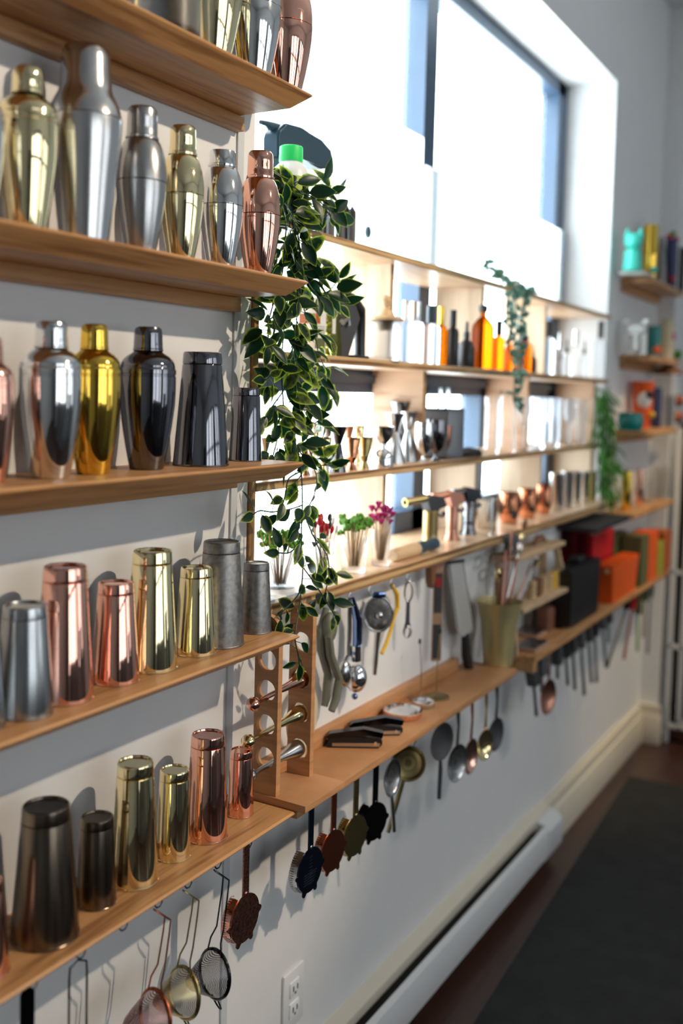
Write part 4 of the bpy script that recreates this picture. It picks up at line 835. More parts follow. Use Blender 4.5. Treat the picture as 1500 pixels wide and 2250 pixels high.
# ================================================================ bottle shelf
def bottle(u, vt, vb, w, y, zs, mat, label, P, capmat=None, group='bottles on the plywood shelf', name='bottle', capP=None, cat='bottle'):
    p, H, R = place(u, vt, vb, w, y, zs); t = thing(name, label, cat, p, 0, group)
    bm = new(); lathe(bm, [(r*R, z*H) for r, z in P], 32); O('body', bm, mat, t)
    if capP: bm = new(); lathe(bm, [(r*R, z*H) for r, z in capP], 24); O('cap', bm, capmat, t)
    return t
SL = [(0, 0), (.95, 0), (1, .01), (1, .60), (.85, .66), (.42, .69), (.42, .72), (0, .72)]; SLc = [(.55, .70), (.55, .995), (.5, 1), (0, 1)]
JUG = [(0, 0), (.93, 0), (1, .02), (1, .60), (.93, .68), (.6, .76), (.28, .82), (.26, .90), (0, .90)]; JUGc = [(.30, .89), (.38, .90), (.40, .98), (.32, 1), (0, 1)]
DRP = [(0, 0), (.95, 0), (1, .02), (1, .40), (.8, .52), (.35, .60), (.33, .64), (0, .64)]; DRPc = [(.36, .63), (.36, .76), (.2, .78), (.17, .95), (.1, 1), (0, 1)]
p, H, R = place(686, 655, 781, 44, .045, Z1); t = thing('printed_box', 'white box with a rust printed panel behind the hanging plant', 'box', p)
bm = new(); box(bm, -R, R, -.02, .02, 0, H, .001); O('carton', bm, 'paper', t)
bm = new(); box(bm, -R-.0006, -R*.2, -.0206, -.0198, H*.55, H*.72); box(bm, -R-.0006, -R, -.018, .018, H*.55, H*.72); O('rust_panel', bm, 'rust', t)
bm = new(); box(bm, -R-.0006, R*.8, -.0206, -.0198, H*.12, H*.30); O('olive_panel', bm, 'olive', t)
bm = new()
for k in range(5): box(bm, -R*.9, R*.7, -.0206, -.0199, H*(.36+.035*k), H*(.368+.035*k))
O('printed_lines', bm, 'charcoal', t)
p, H, R = place(720, 640, 783, 38, .04, Z1); t = thing('straw_bag', 'clear bag of pale yellow twists with a white label', 'bag', p)
bm = new(); box(bm, -R, R, -.015, .015, 0, H, .006); O('bag', bm, 'pale_yellow', t)
bm = new()
for k in range(9): tube(bm, [(random.uniform(-R*.7, R*.7), random.uniform(-.008, .008), H*(.05+.1*k)), (random.uniform(-R*.7, R*.7), 0, H*(.12+.1*k)), (random.uniform(-R*.7, R*.7), 0, H*(.08+.1*k))], .003, 6)
O('twists', bm, 'cream_ring', t)
bm = new(); box(bm, -R*.5, R*.2, -.0165, -.0152, H*.35, H*.85); O('label_strip', bm, 'paper', t)
# smoking gun
p0 = at(772, 784, .03); o0 = Vector((p0.x, .03, Z1)); t = thing('smoke_infuser', 'black curved smoke infuser with a thick bent arm', 'smoker', o0)
bm = new(); tube(bm, path([(730, 652), (748, 650), (770, 662), (786, 684), (790, 710), (790, 760), (790, 783)], .03, o0), [.010, .016, .0175, .017, .0125, .0115, .0115], 16); O('arm', bm, 'black', t)
bm = new(); prism(bm, [(at(u, v, .03).x-o0.x, at(u, v, .03).z-o0.z) for u, v in ((733, 655), (768, 668), (778, 700), (764, 745), (752, 783), (738, 783))], -.014, .02); O('body', bm, 'charcoal', t)
bm = new(); box(bm, -.032, .032, -.025, .025, 0, .006, .002); O('base', bm, 'black', t)
bm = new(); tube(bm, path([(752, 708), (762, 700), (764, 715)], .012, o0), .007, 8); O('knob', bm, 'grey_metal', t)
# lidded jar
p, H, R = place(846, 706, 790, 78, .022, Z1); t = thing('lidded_jar', 'glass jar with a turned wooden lid and round knob', 'jar', p)
bm = new(); lathe(bm, [(0, 0), (R*.95, 0), (R, .004), (R, H*.85), (R*.85, H), (R*.8, H), (R*.94, H*.83), (R*.94, .008), (0, .008)], 40); O('jar', bm, 'frosted', t)
k = 1/pxm(p); Hh = H
bm = new(); lathe(bm, [(R*.42, H*.78), (R*.45, H), (R*.98, H+.001), (R*1.0, H+.006), (R*.5, H+.012), (R*.42, H+.022), (R*.30, H+.024), (.006, H+.030), (.010, H+.037), (.0125, H+.045), (.0085, H+.054), (0, H+.057)], 40); O('lid', bm, 'pale_wood', t)
bottle(893, 660, 795, 40, .06, Z1, 'frosted', 'clear spray bottle with a tall silver cap behind the lidded jar', SL, 'steel', capP=SLc)
bottle(912, 662, 796, 38, .02, Z1, 'frosted', 'clear glass bottle with a silver cap, second from the jar', SL, 'chrome', capP=SLc)
bottle(947, 671, 800, 40, .02, Z1, 'frosted', 'frosted white bottle with a black cap', SL, 'ink_blue', capP=SLc)
bottle(968, 673, 803, 26, .045, Z1, 'amber_glass', 'slim amber bottle with an amber cap', SL, 'deep_gold', capP=SLc)
bottle(994, 681, 806, 27, .02, Z1, 'black', 'slim black bottle with a straight black cap', SL, 'black', capP=SLc)
bottle(1024, 706, 808, 38, .02, Z1, 'black', 'squat black dropper bottle', DRP, 'black', capP=DRPc)
bottle(1060, 670, 810, 50, .018, Z1, 'amber_glass', 'large amber jug bottle, tallest of the amber ones', JUG, 'black', capP=JUGc)
bottle(1095, 704, 812, 26, .015, Z1, 'amber_glass', 'amber bottle with a black cap right of the large jug', SL, 'black', capP=SLc)
bottle(1119, 712, 815, 26, .06, Z1, 'amber_glass', 'amber bottle behind the trailing eucalyptus', DRP, 'matte_black', capP=DRPc)
bottle(1150, 737, 818, 36, .03, Z1, 'amber_glass', 'wide amber bottle with a broad black cap', [(0, 0), (.95, 0), (1, .02), (1, .72), (.8, .80), (.5, .84), (0, .84)], 'black', capP=[(.55, .83), (.55, 1), (0, 1)])
bottle(1171, 757, 820, 16, .02, Z1, 'black', 'tiny black dropper bottle beside the wide amber one', DRP, 'black', capP=DRPc)
for k, (u, vt, w, y) in enumerate(((1205, 705, 26, .03), (1228, 730, 26, .07), (1245, 745, 24, .02), (1264, 725, 24, .06), (1283, 748, 22, .02), (1300, 730, 22, .06), (1318, 705, 24, .01), (1334, 712, 20, .04))):
    bottle(u, vt, 822+k, w, y, Z1, 'glass' if k % 2 else 'frosted', ('tall ' if k in (0, 6) else '') + 'clear bottle with a %s top, %s' % (('dark', 'silver')[k % 2], ('left end of the clear bottles', 'second of the clear bottles', 'third of the clear bottles', 'fourth of the clear bottles', 'fifth of the clear bottles', 'sixth of the clear bottles', 'near the right end of the plywood shelf', 'last on the plywood shelf')[k]), DRP if k % 3 else SL, ('charcoal', 'soft_steel')[k % 2], 'clear bottles on the plywood shelf', capP=DRPc if k % 3 else SLc)

# ================================================================ top of the plywood unit
def panel(u0, u1, vt_u, vt, y, label):
    a = at(u1, vt, y); x0 = at(u0, vt, y).x; z = at(vt_u, vt, y).z
    bm = new(); box(bm, x0, a.x, y-.003, y, Z0, z, .001); return solo('acrylic_sheet', bm, 'sheet_white', label, 'sheet', group='translucent sheets before the window'), z
panel(575, 929, 929, 303, .150, 'translucent white acrylic sheet standing before the left window pane')
panel(932, 1290, 953, 372, .160, 'translucent white acrylic sheet standing before the right window pane')
q = at(807, 510, .147-.003); bm = new(); lathe(bm, [(0, 0), (.009, 0), (.011, .002), (.011, .007), (.009, .009), (0, .009)], 28, (0, 0, 0), Matrix.Rotation(PI/2, 4, 'X') @ Matrix.Diagonal((1, 1.35, 1, 1)))
solo('round_knob', bm, 'ink_blue', 'small dark oval knob on the left white panel', 'knob', (q.x, .147, q.z))
q = at(908, 300, .140); bm = new(); prism(bm, [(-.006, 0), (.006, 0), (.006, -.11), (.015, -.14), (.010, -.165), (.001, -.185), (-.006, -.165), (-.012, -.145), (-.006, -.11)], -.0015, .0015)
solo('mullion_ghost', bm, 'cyan_glass', 'narrow translucent strip imitating the ghost of the mullion before the left white panel', 'ornament', (q.x, .144, q.z))  # ghost image of the window mullion, added as a shape
# sprayer
p0 = at(620, 470, .07); o0 = Vector((p0.x, .07, Z0)); t = thing('garden_sprayer', 'dark blue trigger sprayer with a drooping barrel, behind the white bottle', 'sprayer', o0)
def P2(pts, y=.07): return [(at(u, v, y).x-o0.x, at(u, v, y).z-o0.z) for u, v in pts]
bm = new(); prism(bm, P2([(594, 300), (598, 285), (612, 272), (650, 282), (690, 310), (712, 330), (716, 350), (706, 372), (690, 374), (660, 352), (630, 345), (618, 345), (594, 350)]), -.018, .018); bmesh.ops.bevel(bm, geom=bm.edges[:], offset=.004, segments=2, affect='EDGES'); O('head', bm, 'ink_blue', t)
bm = new(); tube(bm, [(a, 0, b) for a, b in P2([(612, 282), (592, 276), (584, 271), (572, 268)])], [.009, .008, .005, .004], 12); O('nozzle', bm, 'ink_blue', t)
c0 = P2([(606, 345)])[0]; bm = new(); lathe(bm, [(0, 0), (.030, 0), (.032, .01), (.032, c0[1]*.55), (.022, c0[1]*.8), (.016, c0[1]), (0, c0[1])], 28, (c0[0], 0, 0)); O('tank', bm, 'ink_blue', t)
# white bottle
p, H, R = place(638, 322, 478, 80, .015, Z0); t = thing('plastic_bottle', 'white plastic bottle with a bright green cap and lime label', 'bottle', p)
bm = new(); lathe(bm, [(0, 0), (R*.94, 0), (R, .005), (R, H*.64), (R*.92, H*.72), (R*.62, H*.79), (R*.60, H*.83), (0, H*.83)], 40); O('body', bm, 'white_plastic', t)
bm = new(); lathe(bm, [(R*.64, H*.80), (R*.66, H*.81), (R*.64, H*.99), (R*.60, H), (0, H)], 40); O('cap', bm, 'green_cap', t)
def wrap(r, a0, a1, z0, z1): 
    bm = new(); n = 24; A = []
    for i in range(n+1):
        a = math.radians(a0+(a1-a0)*i/n); A.append([bm.verts.new((r_*math.cos(a), r_*math.sin(a), z)) for r_, z in ((r, z0), (r, z1), (r-.0008, z1), (r-.0008, z0))])
    for a, b in zip(A, A[1:]):
        for i in range(4): bm.faces.new((a[i], b[i], b[(i+1) % 4], a[(i+1) % 4]))
    bm.faces.new(A[0]); bm.faces.new(A[-1][::-1]); return bm
O('lime_label', wrap(R+.0008, 150, 300, H*.42, H*.60), 'lime_label', t); O('dark_label', wrap(R+.0008, 150, 300, H*.08, H*.42), 'label_black', t)
bm = wrap(R+.0014, 214, 232, H*.515, H*.525)
for k in range(5): 
    for f in (0,): tube(bm, [((R+.001)*math.cos(math.radians(198+3*k)), (R+.001)*math.sin(math.radians(198+3*k)), H*(.50+.02*(k % 2))), ((R+.001)*math.cos(math.radians(200+3*k)), (R+.001)*math.sin(math.radians(200+3*k)), H*(.53+.015*((k+1) % 2)))], .0005, 4)
O('script_mark', bm, 'label_black', t)
bm = wrap(R+.0014, 262, 284, H*.52, H*.55); O('white_mark', bm, 'paper', t)
# black pointed bottles
for k, (u, vt, w, y) in enumerate(((700, 441, 16, .04), (713, 439, 16, .05), (727, 434, 18, .03), (748, 446, 20, .018), (759, 446, 18, .03), (773, 453, 18, .014))):
    p, H, R = place(u, vt, 520, w, y, Z0); t = thing('pointed_bottle', 'black pointed-cap bottle, %s' % ('leftmost of six, behind the leaves', 'second of six behind the leaves', 'third of six, tallest', 'fourth of six', 'fifth of six', 'rightmost of six, nearest the knob')[k], 'bottle', p, 0, 'black pointed bottles')
    bm = new(); lathe(bm, [(0, 0), (R*.95, 0), (R, .003), (R, H*.62), (R*.92, H*.65), (0, H*.66)], 24); O('body', bm, 'slate', t)
    bm = new(); lathe(bm, [(R*.98, H*.65), (R*.98, H*.84), (R*.9, H*.86), (R*.15, H*1.0), (0, H)], 24); O('cap', bm, 'matte_black', t)
for k, (u, vt, w, m, lab) in enumerate(((921, 530, 26, 'cyan_glass', 'small pale cyan cup on top of the plywood unit'), (975, 560, 9, 'cyan_glass', 'tiny blue-tinted vial, left of a pair'), (991, 560, 9, 'frosted', 'tiny clear vial, right of a pair'), (1325, 560, 34, 'frosted', 'white frosted bottle at the right end of the unit top'))):
    p, H, R = place(u, vt, vt+60, w, .05 if k else .03, Z0); H = max(H, .02); bm = new(); lathe(bm, [(0, 0), (R*.8, 0), (R, H*.9), (R*.9, H), (0, H*.95)], 24); solo('glass_vial' if 0 < k < 3 else 'small_cup', bm, m, lab, 'vial' if 0 < k < 3 else 'cup', p)

# ================================================================ plants
def leaf(bm, lay, base, d, up, L, Wd, curl=.18, tone=0.0):
    d = d.normalized(); s = d.cross(up)
    if s.length < .05: s = d.cross(Vector((1, .3, 0)))
    s.normalize(); nn = s.cross(d)
    ts = (0, .12, .3, .5, .7, .88, 1.0); ws = (0, .55, .93, 1.0, .72, .33, 0); prev = None
    for t, w in zip(ts, ws):
        c = base + d*L*t - nn*curl*L*t*t
        row_ = []
        for k in ((0,) if w == 0 else (-1, -.62, 0, .62, 1)):
            v = bm.verts.new(c + s*k*w*Wd/2 + nn*abs(k)*w*Wd*.14); v[lay] = .92 if (abs(k) > .9 or w == 0 and t > .5) else (.60 if t > .85 else (.42 if abs(k) > .5 else (.36 if k == 0 else .3))); v[lay] += tone; row_.append(v)
        if prev:
            if len(prev) == 1: 
                for i in range(4): bm.faces.new((prev[0], row_[i], row_[i+1]))
            elif len(row_) == 1:
                for i in range(4): bm.faces.new((prev[i], prev[i+1], row_[0]))
            else:
                for i in range(4): bm.faces.new((prev[i], prev[i+1], row_[i+1], row_[i]))
        prev = row_
def interp(pts, n):
    out = []
    P = [pts[0]] + list(pts) + [pts[-1]]
    for i in range(1, len(P)-2):
        for k in range(n):
            t = k/n; a, b, c, d = P[i-1], P[i], P[i+1], P[i+2]
            out.append(.5*((2*b) + (c-a)*t + (2*a-5*b+4*c-d)*t*t + (3*b-a-3*c+d)*t**3))
    out.append(P[-2]); return out
YP = -.055
vines = [  # u, v, y: each a strand hanging from the pot
 ([(612, 425), (660, 425), (700, 440), (722, 470), (735, 492)], 1.25, .0),
 ([(612, 425), (650, 400), (690, 405), (712, 418)], .8, .0),
 ([(612, 425), (640, 410), (668, 430), (690, 455), (715, 425), (738, 424)], .9, .01),
 ([(612, 430), (640, 470), (650, 520), (668, 560), (690, 575), (700, 600)], 1.0, -.01),
 ([(612, 430), (628, 480), (625, 540), (620, 600), (606, 650), (592, 700), (588, 760)], 1.35, -.005),
 ([(612, 430), (640, 480), (650, 560), (655, 640), (650, 720), (640, 800), (650, 880), (648, 960), (655, 1000)], 1.5, .0),
 ([(612, 430), (635, 490), (640, 580), (632, 660), (622, 740), (618, 820), (622, 900), (610, 960), (600, 1000)], 1.5, .01),
 ([(612, 430), (650, 500), (665, 590), (690, 640), (720, 640), (745, 612)], 1.15, -.015),
 ([(700, 640), (725, 655), (745, 672)], 1.0, -.01),
 ([(655, 600), (668, 680), (690, 730), (700, 780), (715, 810)], 1.2, .005),
 ([(650, 700), (672, 760), (690, 815), (705, 835), (725, 850)], 1.2, .0),
 ([(640, 760), (660, 840), (668, 900), (690, 930), (712, 905)], 1.3, .0),
 ([(650, 860), (668, 930), (680, 990), (700, 1020), (720, 1022)], 1.1, .005),
 ([(622, 860), (600, 890), (585, 915)], 1.2, .0),
 ([(618, 780), (596, 830), (580, 835)], 1.1, .0),
 ([(600, 760), (586, 790), (580, 812)], .9, .0),
 ([(630, 640), (606, 690), (594, 700)], .8, .0),
 ([(655, 990), (662, 1040), (664, 1110), (662, 1180), (665, 1250), (660, 1310), (655, 1350), (648, 1400), (655, 1440), (657, 1460)], 1.0, -.045),
 ([(662, 1035), (634, 1052), (628, 1080), (622, 1105)], .75, -.04),
 ([(664, 1110), (640, 1118), (600, 1125), (572, 1122), (556, 1130)], .85, -.045),
 ([(664, 1120), (680, 1160), (700, 1205), (708, 1240)], .9, -.04),
 ([(664, 1180), (640, 1212), (612, 1215)], .95, -.045),
 ([(664, 1245), (690, 1280), (715, 1320), (735, 1352)], .95, -.045),
 ([(690, 1180), (718, 1220), (722, 1262), (715, 1300)], .8, -.04),
 ([(660, 1300), (640, 1325), (620, 1345), (616, 1362)], .8, -.045),
 ([(655, 990), (690, 1030), (695, 1070), (680, 1110)], .85, -.03),
]
bmL = new(); lay = bmL.verts.layers.float.new('rim'); bmS = new(); rnd = random.Random(11)
for pts, dens, dy in vines:
    W3 = [at(u, v, YP+dy+rnd.uniform(-.012, .012)*(.3 if v > 1050 else 1)) for u, v in pts]
    if pts[0] == (612, 425) or pts[0] == (612, 430): W3[0] = at(612, 428, .02)
    C = interp(W3, 6); tube(bmS, C, .0012, 5)
    Ltot = sum((b-a).length for a, b in zip(C, C[1:])); nl = int(Ltot/.0150*dens) if pts[0][1] < 980 else int(Ltot/.017*dens)
    for k in range(max(nl, 3)):
        f = (k+.6)/max(nl, 3)*(len(C)-1); i = min(int(f), len(C)-2); b0 = C[i].lerp(C[i+1], f-i); tg = (C[i+1]-C[i]).normalized()
        side = Vector((rnd.uniform(-1, 1), rnd.uniform(-.9, .5), rnd.uniform(-.85, .85))); side = (side - tg*side.dot(tg)*.4).normalized()
        L = rnd.uniform(.030, .052) * (1 if pts[0][1] < 980 else .82)
        st = b0 + side*rnd.uniform(.006, .016); tube(bmS, [b0, st], .0006, 4)
        d = (side*.9 + tg*.35 + Vector((0, 0, -.22))).normalized()
        up = Vector((rnd.uniform(-1.3, .5), -1, rnd.uniform(-.4, 1.2)))
        leaf(bmL, lay, st, d, up, L, L*rnd.uniform(.44, .58), rnd.uniform(.0, .35), rnd.uniform(-.24, .16))
    tip = C[-1]; leaf(bmL, lay, tip, (C[-1]-C[-2]), Vector((-.4, -1, .2)), .036, .018)
p, H, R = place(607, 388, 488, 88, .012, Z0)
t = thing('trailing_plant', 'trailing artificial plant with yellow-edged leaves hanging from a black pot', 'plant', (0, 0, 0))
o = O('leaves', bmL, 'leaf', t, 80); O('stems', bmS, 'stem', t)
bm = new(); lathe(bm, [(0, 0), (R*.7, 0), (R, H), (R*.9, H), (R*.85, H*.9), (0, H*.88)], 36, p); O('pot', bm, 'black', t)
# eucalyptus
bmL = new(); lay = bmL.verts.layers.float.new('rim'); bmS = new()
for pts, y in (([(1120, 628), (1095, 605), (1075, 590), (1062, 568)], .05), ([(1125, 640), (1105, 612), (1090, 600)], .03), ([(1128, 640), (1148, 640), (1150, 660), (1140, 720), (1145, 790)], -.02), ([(1125, 645), (1122, 700), (1118, 760), (1130, 820), (1128, 880), (1138, 898)], -.02), ([(1130, 645), (1135, 690), (1132, 750), (1140, 800), (1142, 840)], -.012), ([(1118, 640), (1112, 680), (1116, 720)], -.02), ([(1130, 630), (1155, 640), (1165, 632)], .0)):
    C = interp([at(u, v, y) for u, v in pts], 6); tube(bmS, C, .0018, 5); Lt = sum((b-a).length for a, b in zip(C, C[1:]))
    for k in range(int(Lt/.007)):
        f = (k+.5)/int(Lt/.007)*(len(C)-1); i = min(int(f), len(C)-2); b0 = C[i].lerp(C[i+1], f-i)
        d = Vector((rnd.uniform(-1, 1), rnd.uniform(-1, .3), rnd.uniform(-.7, .5))); leaf(bmL, lay, b0, d, Vector((0, -1, .3)), rnd.uniform(.022, .036), .019, .1)
t = thing('trailing_eucalyptus', 'grey-green artificial eucalyptus trailing over the bottle shelf', 'plant', (0, 0, 0)); O('leaves', bmL, 'euca', t, 80); O('stems', bmS, 'stem', t)
p = at(1125, 640, .05); bm = new(); lathe(bm, [(0, 0), (.018, 0), (.024, .035), (.021, .035), (0, .03)], 20, (p.x, .05, Z0)); O('pot', bm, 'ceramic_white', t)
# bright green plant at the end of the unit
bmL = new(); lay = bmL.verts.layers.float.new('rim'); bmS = new()
for k in range(150):
    v = rnd.uniform(850, 1085); u = rnd.uniform(1304, 1338 + (v-850)*.10); b0 = at(u, v, rnd.uniform(-.05, .0)); d = Vector((rnd.uniform(-.5, .9), rnd.uniform(-.8, 0), rnd.uniform(-1.6, -.2)))
    leaf(bmL, lay, b0, d, Vector((0, -1, .3)), rnd.uniform(.06, .11), rnd.uniform(.012, .026), .2)
for k in range(6): tube(bmS, [at(1308+6*k, 850, -.02), at(1310+6*k, 950, -.03), at(1314+7*k, 1060, -.03)], .002, 5)
t = thing('trailing_fern', 'bright green grassy plant hanging at the far end of the plywood unit', 'plant', (0, 0, 0)); O('leaves', bmL, 'leaf_far', t, 80); O('stems', bmS, 'stem', t)

# ================================================================ far low shelf
ZP5 = ZP4
def slab(name, u0, u1, vt, vb, y0, y1, mat, label, cat, taper=0, zs=ZP5, bev=.002, group=None, rot=None):
    yc = y0; a = at(u0, (vt+vb)/2, yc); b = at(u1, (vt+vb)/2, yc); zt = at((u0+u1)/2, vt, yc).z; xc = (a.x+b.x)/2; hx = abs(b.x-a.x)/2
    bm = new(); vs = box(bm, -hx, hx, y0-yc, y1-yc, 0, zt-zs, 0)
    for v in vs:
        if v.co.z < .001: v.co.x *= (1-taper); v.co.y = (v.co.y-(y1-y0)/2)*(1-taper)+(y1-y0)/2
    if bev: bmesh.ops.bevel(bm, geom=bm.edges[:], offset=bev, segments=2, affect='EDGES')
    return solo(name, bm, mat, label, cat, (xc, yc, zs), 0, group, rot)
# two-tier wooden stand
t = thing('tiered_stand', 'two-tier pale wooden stand holding corks and a flask', 'stand', (0, 0, 0))
xa, xb = at(1140, 1320, -.10).x, at(1240, 1300, -.10).x
zt1, zt2 = at(1190, 1313, -.10).z, at(1190, 1212, -.10).z
bm = new(); box(bm, xa, xb, -.115, -.03, zt1-.012, zt1, .001); O('lower_tier', bm, 'pale_wood', t)
bm = new(); box(bm, xa+.02, xb+.02, -.09, -.01, zt2-.012, zt2, .001); O('upper_tier', bm, 'pale_wood', t)
bm = new(); prism(bm, [(-.12, ZP5), (-.10, ZP5), (-.085, zt1), (-.055, zt2), (-.07, zt2+.006), (-.105, zt1)], xb-.004, xb+.010, 'YZ'); prism(bm, [(-.045, ZP5), (-.02, ZP5), (-.015, zt2), (-.035, zt2)], xb-.004, xb+.010, 'YZ'); O('side_leg', bm, 'pale_wood', t)
bm = new(); prism(bm, [(-.10, ZP5), (-.085, ZP5), (-.075, zt1-.012), (-.09, zt1-.012)], xa, xa+.012, 'YZ'); prism(bm, [(-.04, ZP5), (-.02, ZP5), (-.02, zt2-.012), (-.035, zt2-.012)], xa+.02, xa+.032, 'YZ'); O('side_leg', bm, 'pale_wood', t)
for k, (u, m) in enumerate(((1168, 'cork'), (1180, 'brown'), (1192, 'cork'), (1204, 'cork'), (1214, 'yellow'), (1224, 'cork'))):
    p = at(u, 1300, -.08); bm = new(); lathe(bm, [(0, 0), (.012, 0), (.013, .028+.006*(k % 3)), (.010, .032+.006*(k % 3)), (.014, .036+.006*(k % 3)), (.012, .05), (0, .052)], 16)
    solo('bottle_stopper', bm, m, ('first pale', 'dark brown', 'second pale', 'third pale', 'yellow', 'last pale')[k] + ' stopper standing on the lower tier of the wooden stand', 'stopper', (p.x, -.08, zt1), 0, 'stoppers on the wooden stand')
p = at(1162, 1200, -.05); bm = new(); box(bm, -.03, .03, -.012, .012, 0, .055, .008); solo('hip_flask', bm, 'slate', 'dark grey flask standing on the upper tier of the wooden stand', 'flask', (xa+.06, -.05, zt2))
p = at(1205, 1195, -.05); bm = new(); tube(bm, [(-.05, 0, .006), (-.02, .0, .022), (0, .01, .012), (.02, 0, .020), (.05, 0, .006)], [.005, .008, .007, .008, .005], 8); solo('small_tool', bm, 'brown', 'low brown curved tool lying on the upper tier of the wooden stand', 'tool', (xb-.10, -.05, zt2+.001))
p = at(1215, 1350, -.07); bm = new(); box(bm, -.035, .035, -.02, .02, 0, .075, .012); solo('leather_pouch', bm, 'leather', 'red-brown leather pouch under the wooden stand', 'pouch', (xb-.06, -.065, ZP5))
for k, (u, v) in enumerate(((1160, 1398), (1180, 1425))):
    q = onz(u, v, ZP5); bm = new(); box(bm, -.07+.01*k, .07, -.035, .035, .0, .010, .001); o = solo('glass_tray', bm, 'kraft', ('flat brown tray nearer the wall', 'flat brown tray at the front edge')[k] + ', left end of the far low shelf', 'tray', (2.62+.19*(1-k)*.9, -.045 if k == 0 else -.095, ZP5), 0, 'flat trays')
    bm = new(); box(bm, -.063+.01*k, .063, -.029, .029, .010, .012); O('glass_top', bm, 'grey_metal', o)
t = slab('storage_bin', 1254, 1318, 1240, 1355, -.125, -.06, 'black', 'tall black bin with a lid on the far low shelf', 'bin', .06, bev=.006)
bm = new(); box(bm, -.035, .035, .015, .05, 0, .022, .006); o = O('lid_grip', bm, 'black', t); o.location = (0, 0, at(1285, 1240, -.125).z-ZP5)
slab('orange_basket', 1345, 1402, 1232, 1312, -.13, -.065, 'orange', 'bright orange plastic basket on the far low shelf', 'basket', .14, bev=.003)
slab('red_box', 1300, 1345, 1170, 1300, -.052, -.005, 'red', 'tall red box between the black bin and orange basket', 'box')
t = slab('lidded_container', 1262, 1292, 1160, 1290, -.052, -.005, 'smoke_red', 'dark red see-through container behind the black bin', 'container')
q = at(1320, 1150, -.09); bm = new(); box(bm, -.20, .22, -.055, .075, 0, .016, .004); solo('black_tray', bm, 'matte_black', 'wide black tray lying on top of the red boxes', 'tray', (q.x, -.075, max(at(1277, 1160, -.052).z, at(1322, 1170, -.052).z)+.001))
slab('teal_cup', 1375, 1397, 1196, 1300, -.03, -.005, 'teal', 'teal cup behind the orange basket', 'cup'); slab('grey_block', 1347, 1374, 1172, 1300, -.045, -.01, 'olive', 'dark olive-grey box between red box and teal cup', 'box')
slab('white_figure', 1398, 1413, 1192, 1290, -.04, -.01, 'ceramic_white', 'pale pinkish figure beside the teal cup', 'figure')
for k, (u0, u1, vt, vb, m, nm) in enumerate(((1408, 1424, 1178, 1270, 'olive', 'olive green'), (1425, 1444, 1170, 1262, 'orange', 'bright orange'), (1445, 1457, 1192, 1258, 'lime', 'lime green'), (1458, 1474, 1168, 1250, 'rust', 'rust brown'))):
    slab('upright_box', u0, u1, vt, vb, -.13, -.055, m, nm + ' upright box near the white rack', 'box', group='coloured upright boxes')
q = at(1365, 1235, -.135); bm = new(); tube(bm, [at(1332, 1256, -.11), at(1398, 1224, -.09)], .009, 8); solo('wooden_stick', bm, 'pale_wood', 'pale wooden stick leaning on the orange basket rim', 'stick')
# tools below
GU = 'dark tools hanging under the far low shelf'
def htool(u, vt, ub, vb, wp, hp, mat, label, hm='grey_metal'):
    y = -.10; zt = ZP5-.019; a = at(u, vt, y); b = at(ub, vb, y); k = pxm(a); o0 = Vector((a.x, y, zt))
    t = thing('hanging_tool', label, 'tool', o0, 0, GU); dx = b.x-a.x; L = zt-b.z; h = hp/k; w = wp/k*.95
    def X(z): return dx*(-z)/L
    bm = new(); prism(bm, [(-w*.6, 0), (w*.6, 0), (w+X(-h*.5), -h*.5), (w*.8+X(-h), -h), (-w*.8+X(-h), -h), (-w+X(-h*.5), -h*.5)], -.012, .012); O('head', bm, mat, t)
    bm = new(); tube(bm, [(X(-h*.95), 0, -h*.95), (X(-L*.8), 0, -L*.8), (dx, 0, -L)], [.0045, .005, .006], 8); O('handle', bm, hm, t)
for k, a in enumerate(((1166, 1462, 1178, 1572, 24, 72, 'charcoal', 'first black spoon-shaped tool at the shelf corner'), (1186, 1452, 1190, 1520, 22, 60, 'slate', 'grey tool with a wide rounded head, second from the corner'), (1222, 1432, 1224, 1490, 18, 58, 'charcoal', 'short black tool right of the copper strainer'), (1238, 1424, 1247, 1504, 16, 54, 'black', 'black tool with a mid-length handle, fourth along'), (1254, 1416, 1262, 1514, 16, 52, 'charcoal', 'dark tool with a long handle, fifth along'), (1271, 1406, 1283, 1526, 16, 54, 'slate', 'dark tool whose handle hangs lowest'), (1288, 1396, 1299, 1499, 15, 50, 'charcoal', 'dark tool left of a matching thin one'), (1302, 1388, 1310, 1498, 14, 46, 'black', 'thin dark tool right of the middle'), (1318, 1380, 1331, 1466, 14, 42, 'slate', 'grey tool beside the long slanted stick'), (1334, 1372, 1336, 1412, 12, 36, 'charcoal', 'small dark tool before the slanted stick'))): htool(*a)
htool(1385, 1345, 1334, 1462, 5, 30, 'black', 'long thin black stick hanging slanted', 'black'); htool(1392, 1342, 1370, 1448, 8, 40, 'red', 'slanted red and dark stick', 'red_copper'); htool(1400, 1336, 1400, 1430, 11, 60, 'olive', 'olive green hanging tool', 'green'); htool(1428, 1322, 1422, 1436, 5, 40, 'grey_metal', 'thin grey rod near the corner'); htool(1415, 1330, 1412, 1400, 6, 40, 'olive', 'short olive rod beside the grey one', 'dull_gold')
bowl_tool(1205, 1450, 1530, 32, 78, -.118, 'dull_copper', 'copper julep strainer hanging among the dark tools', True, depth=.014)

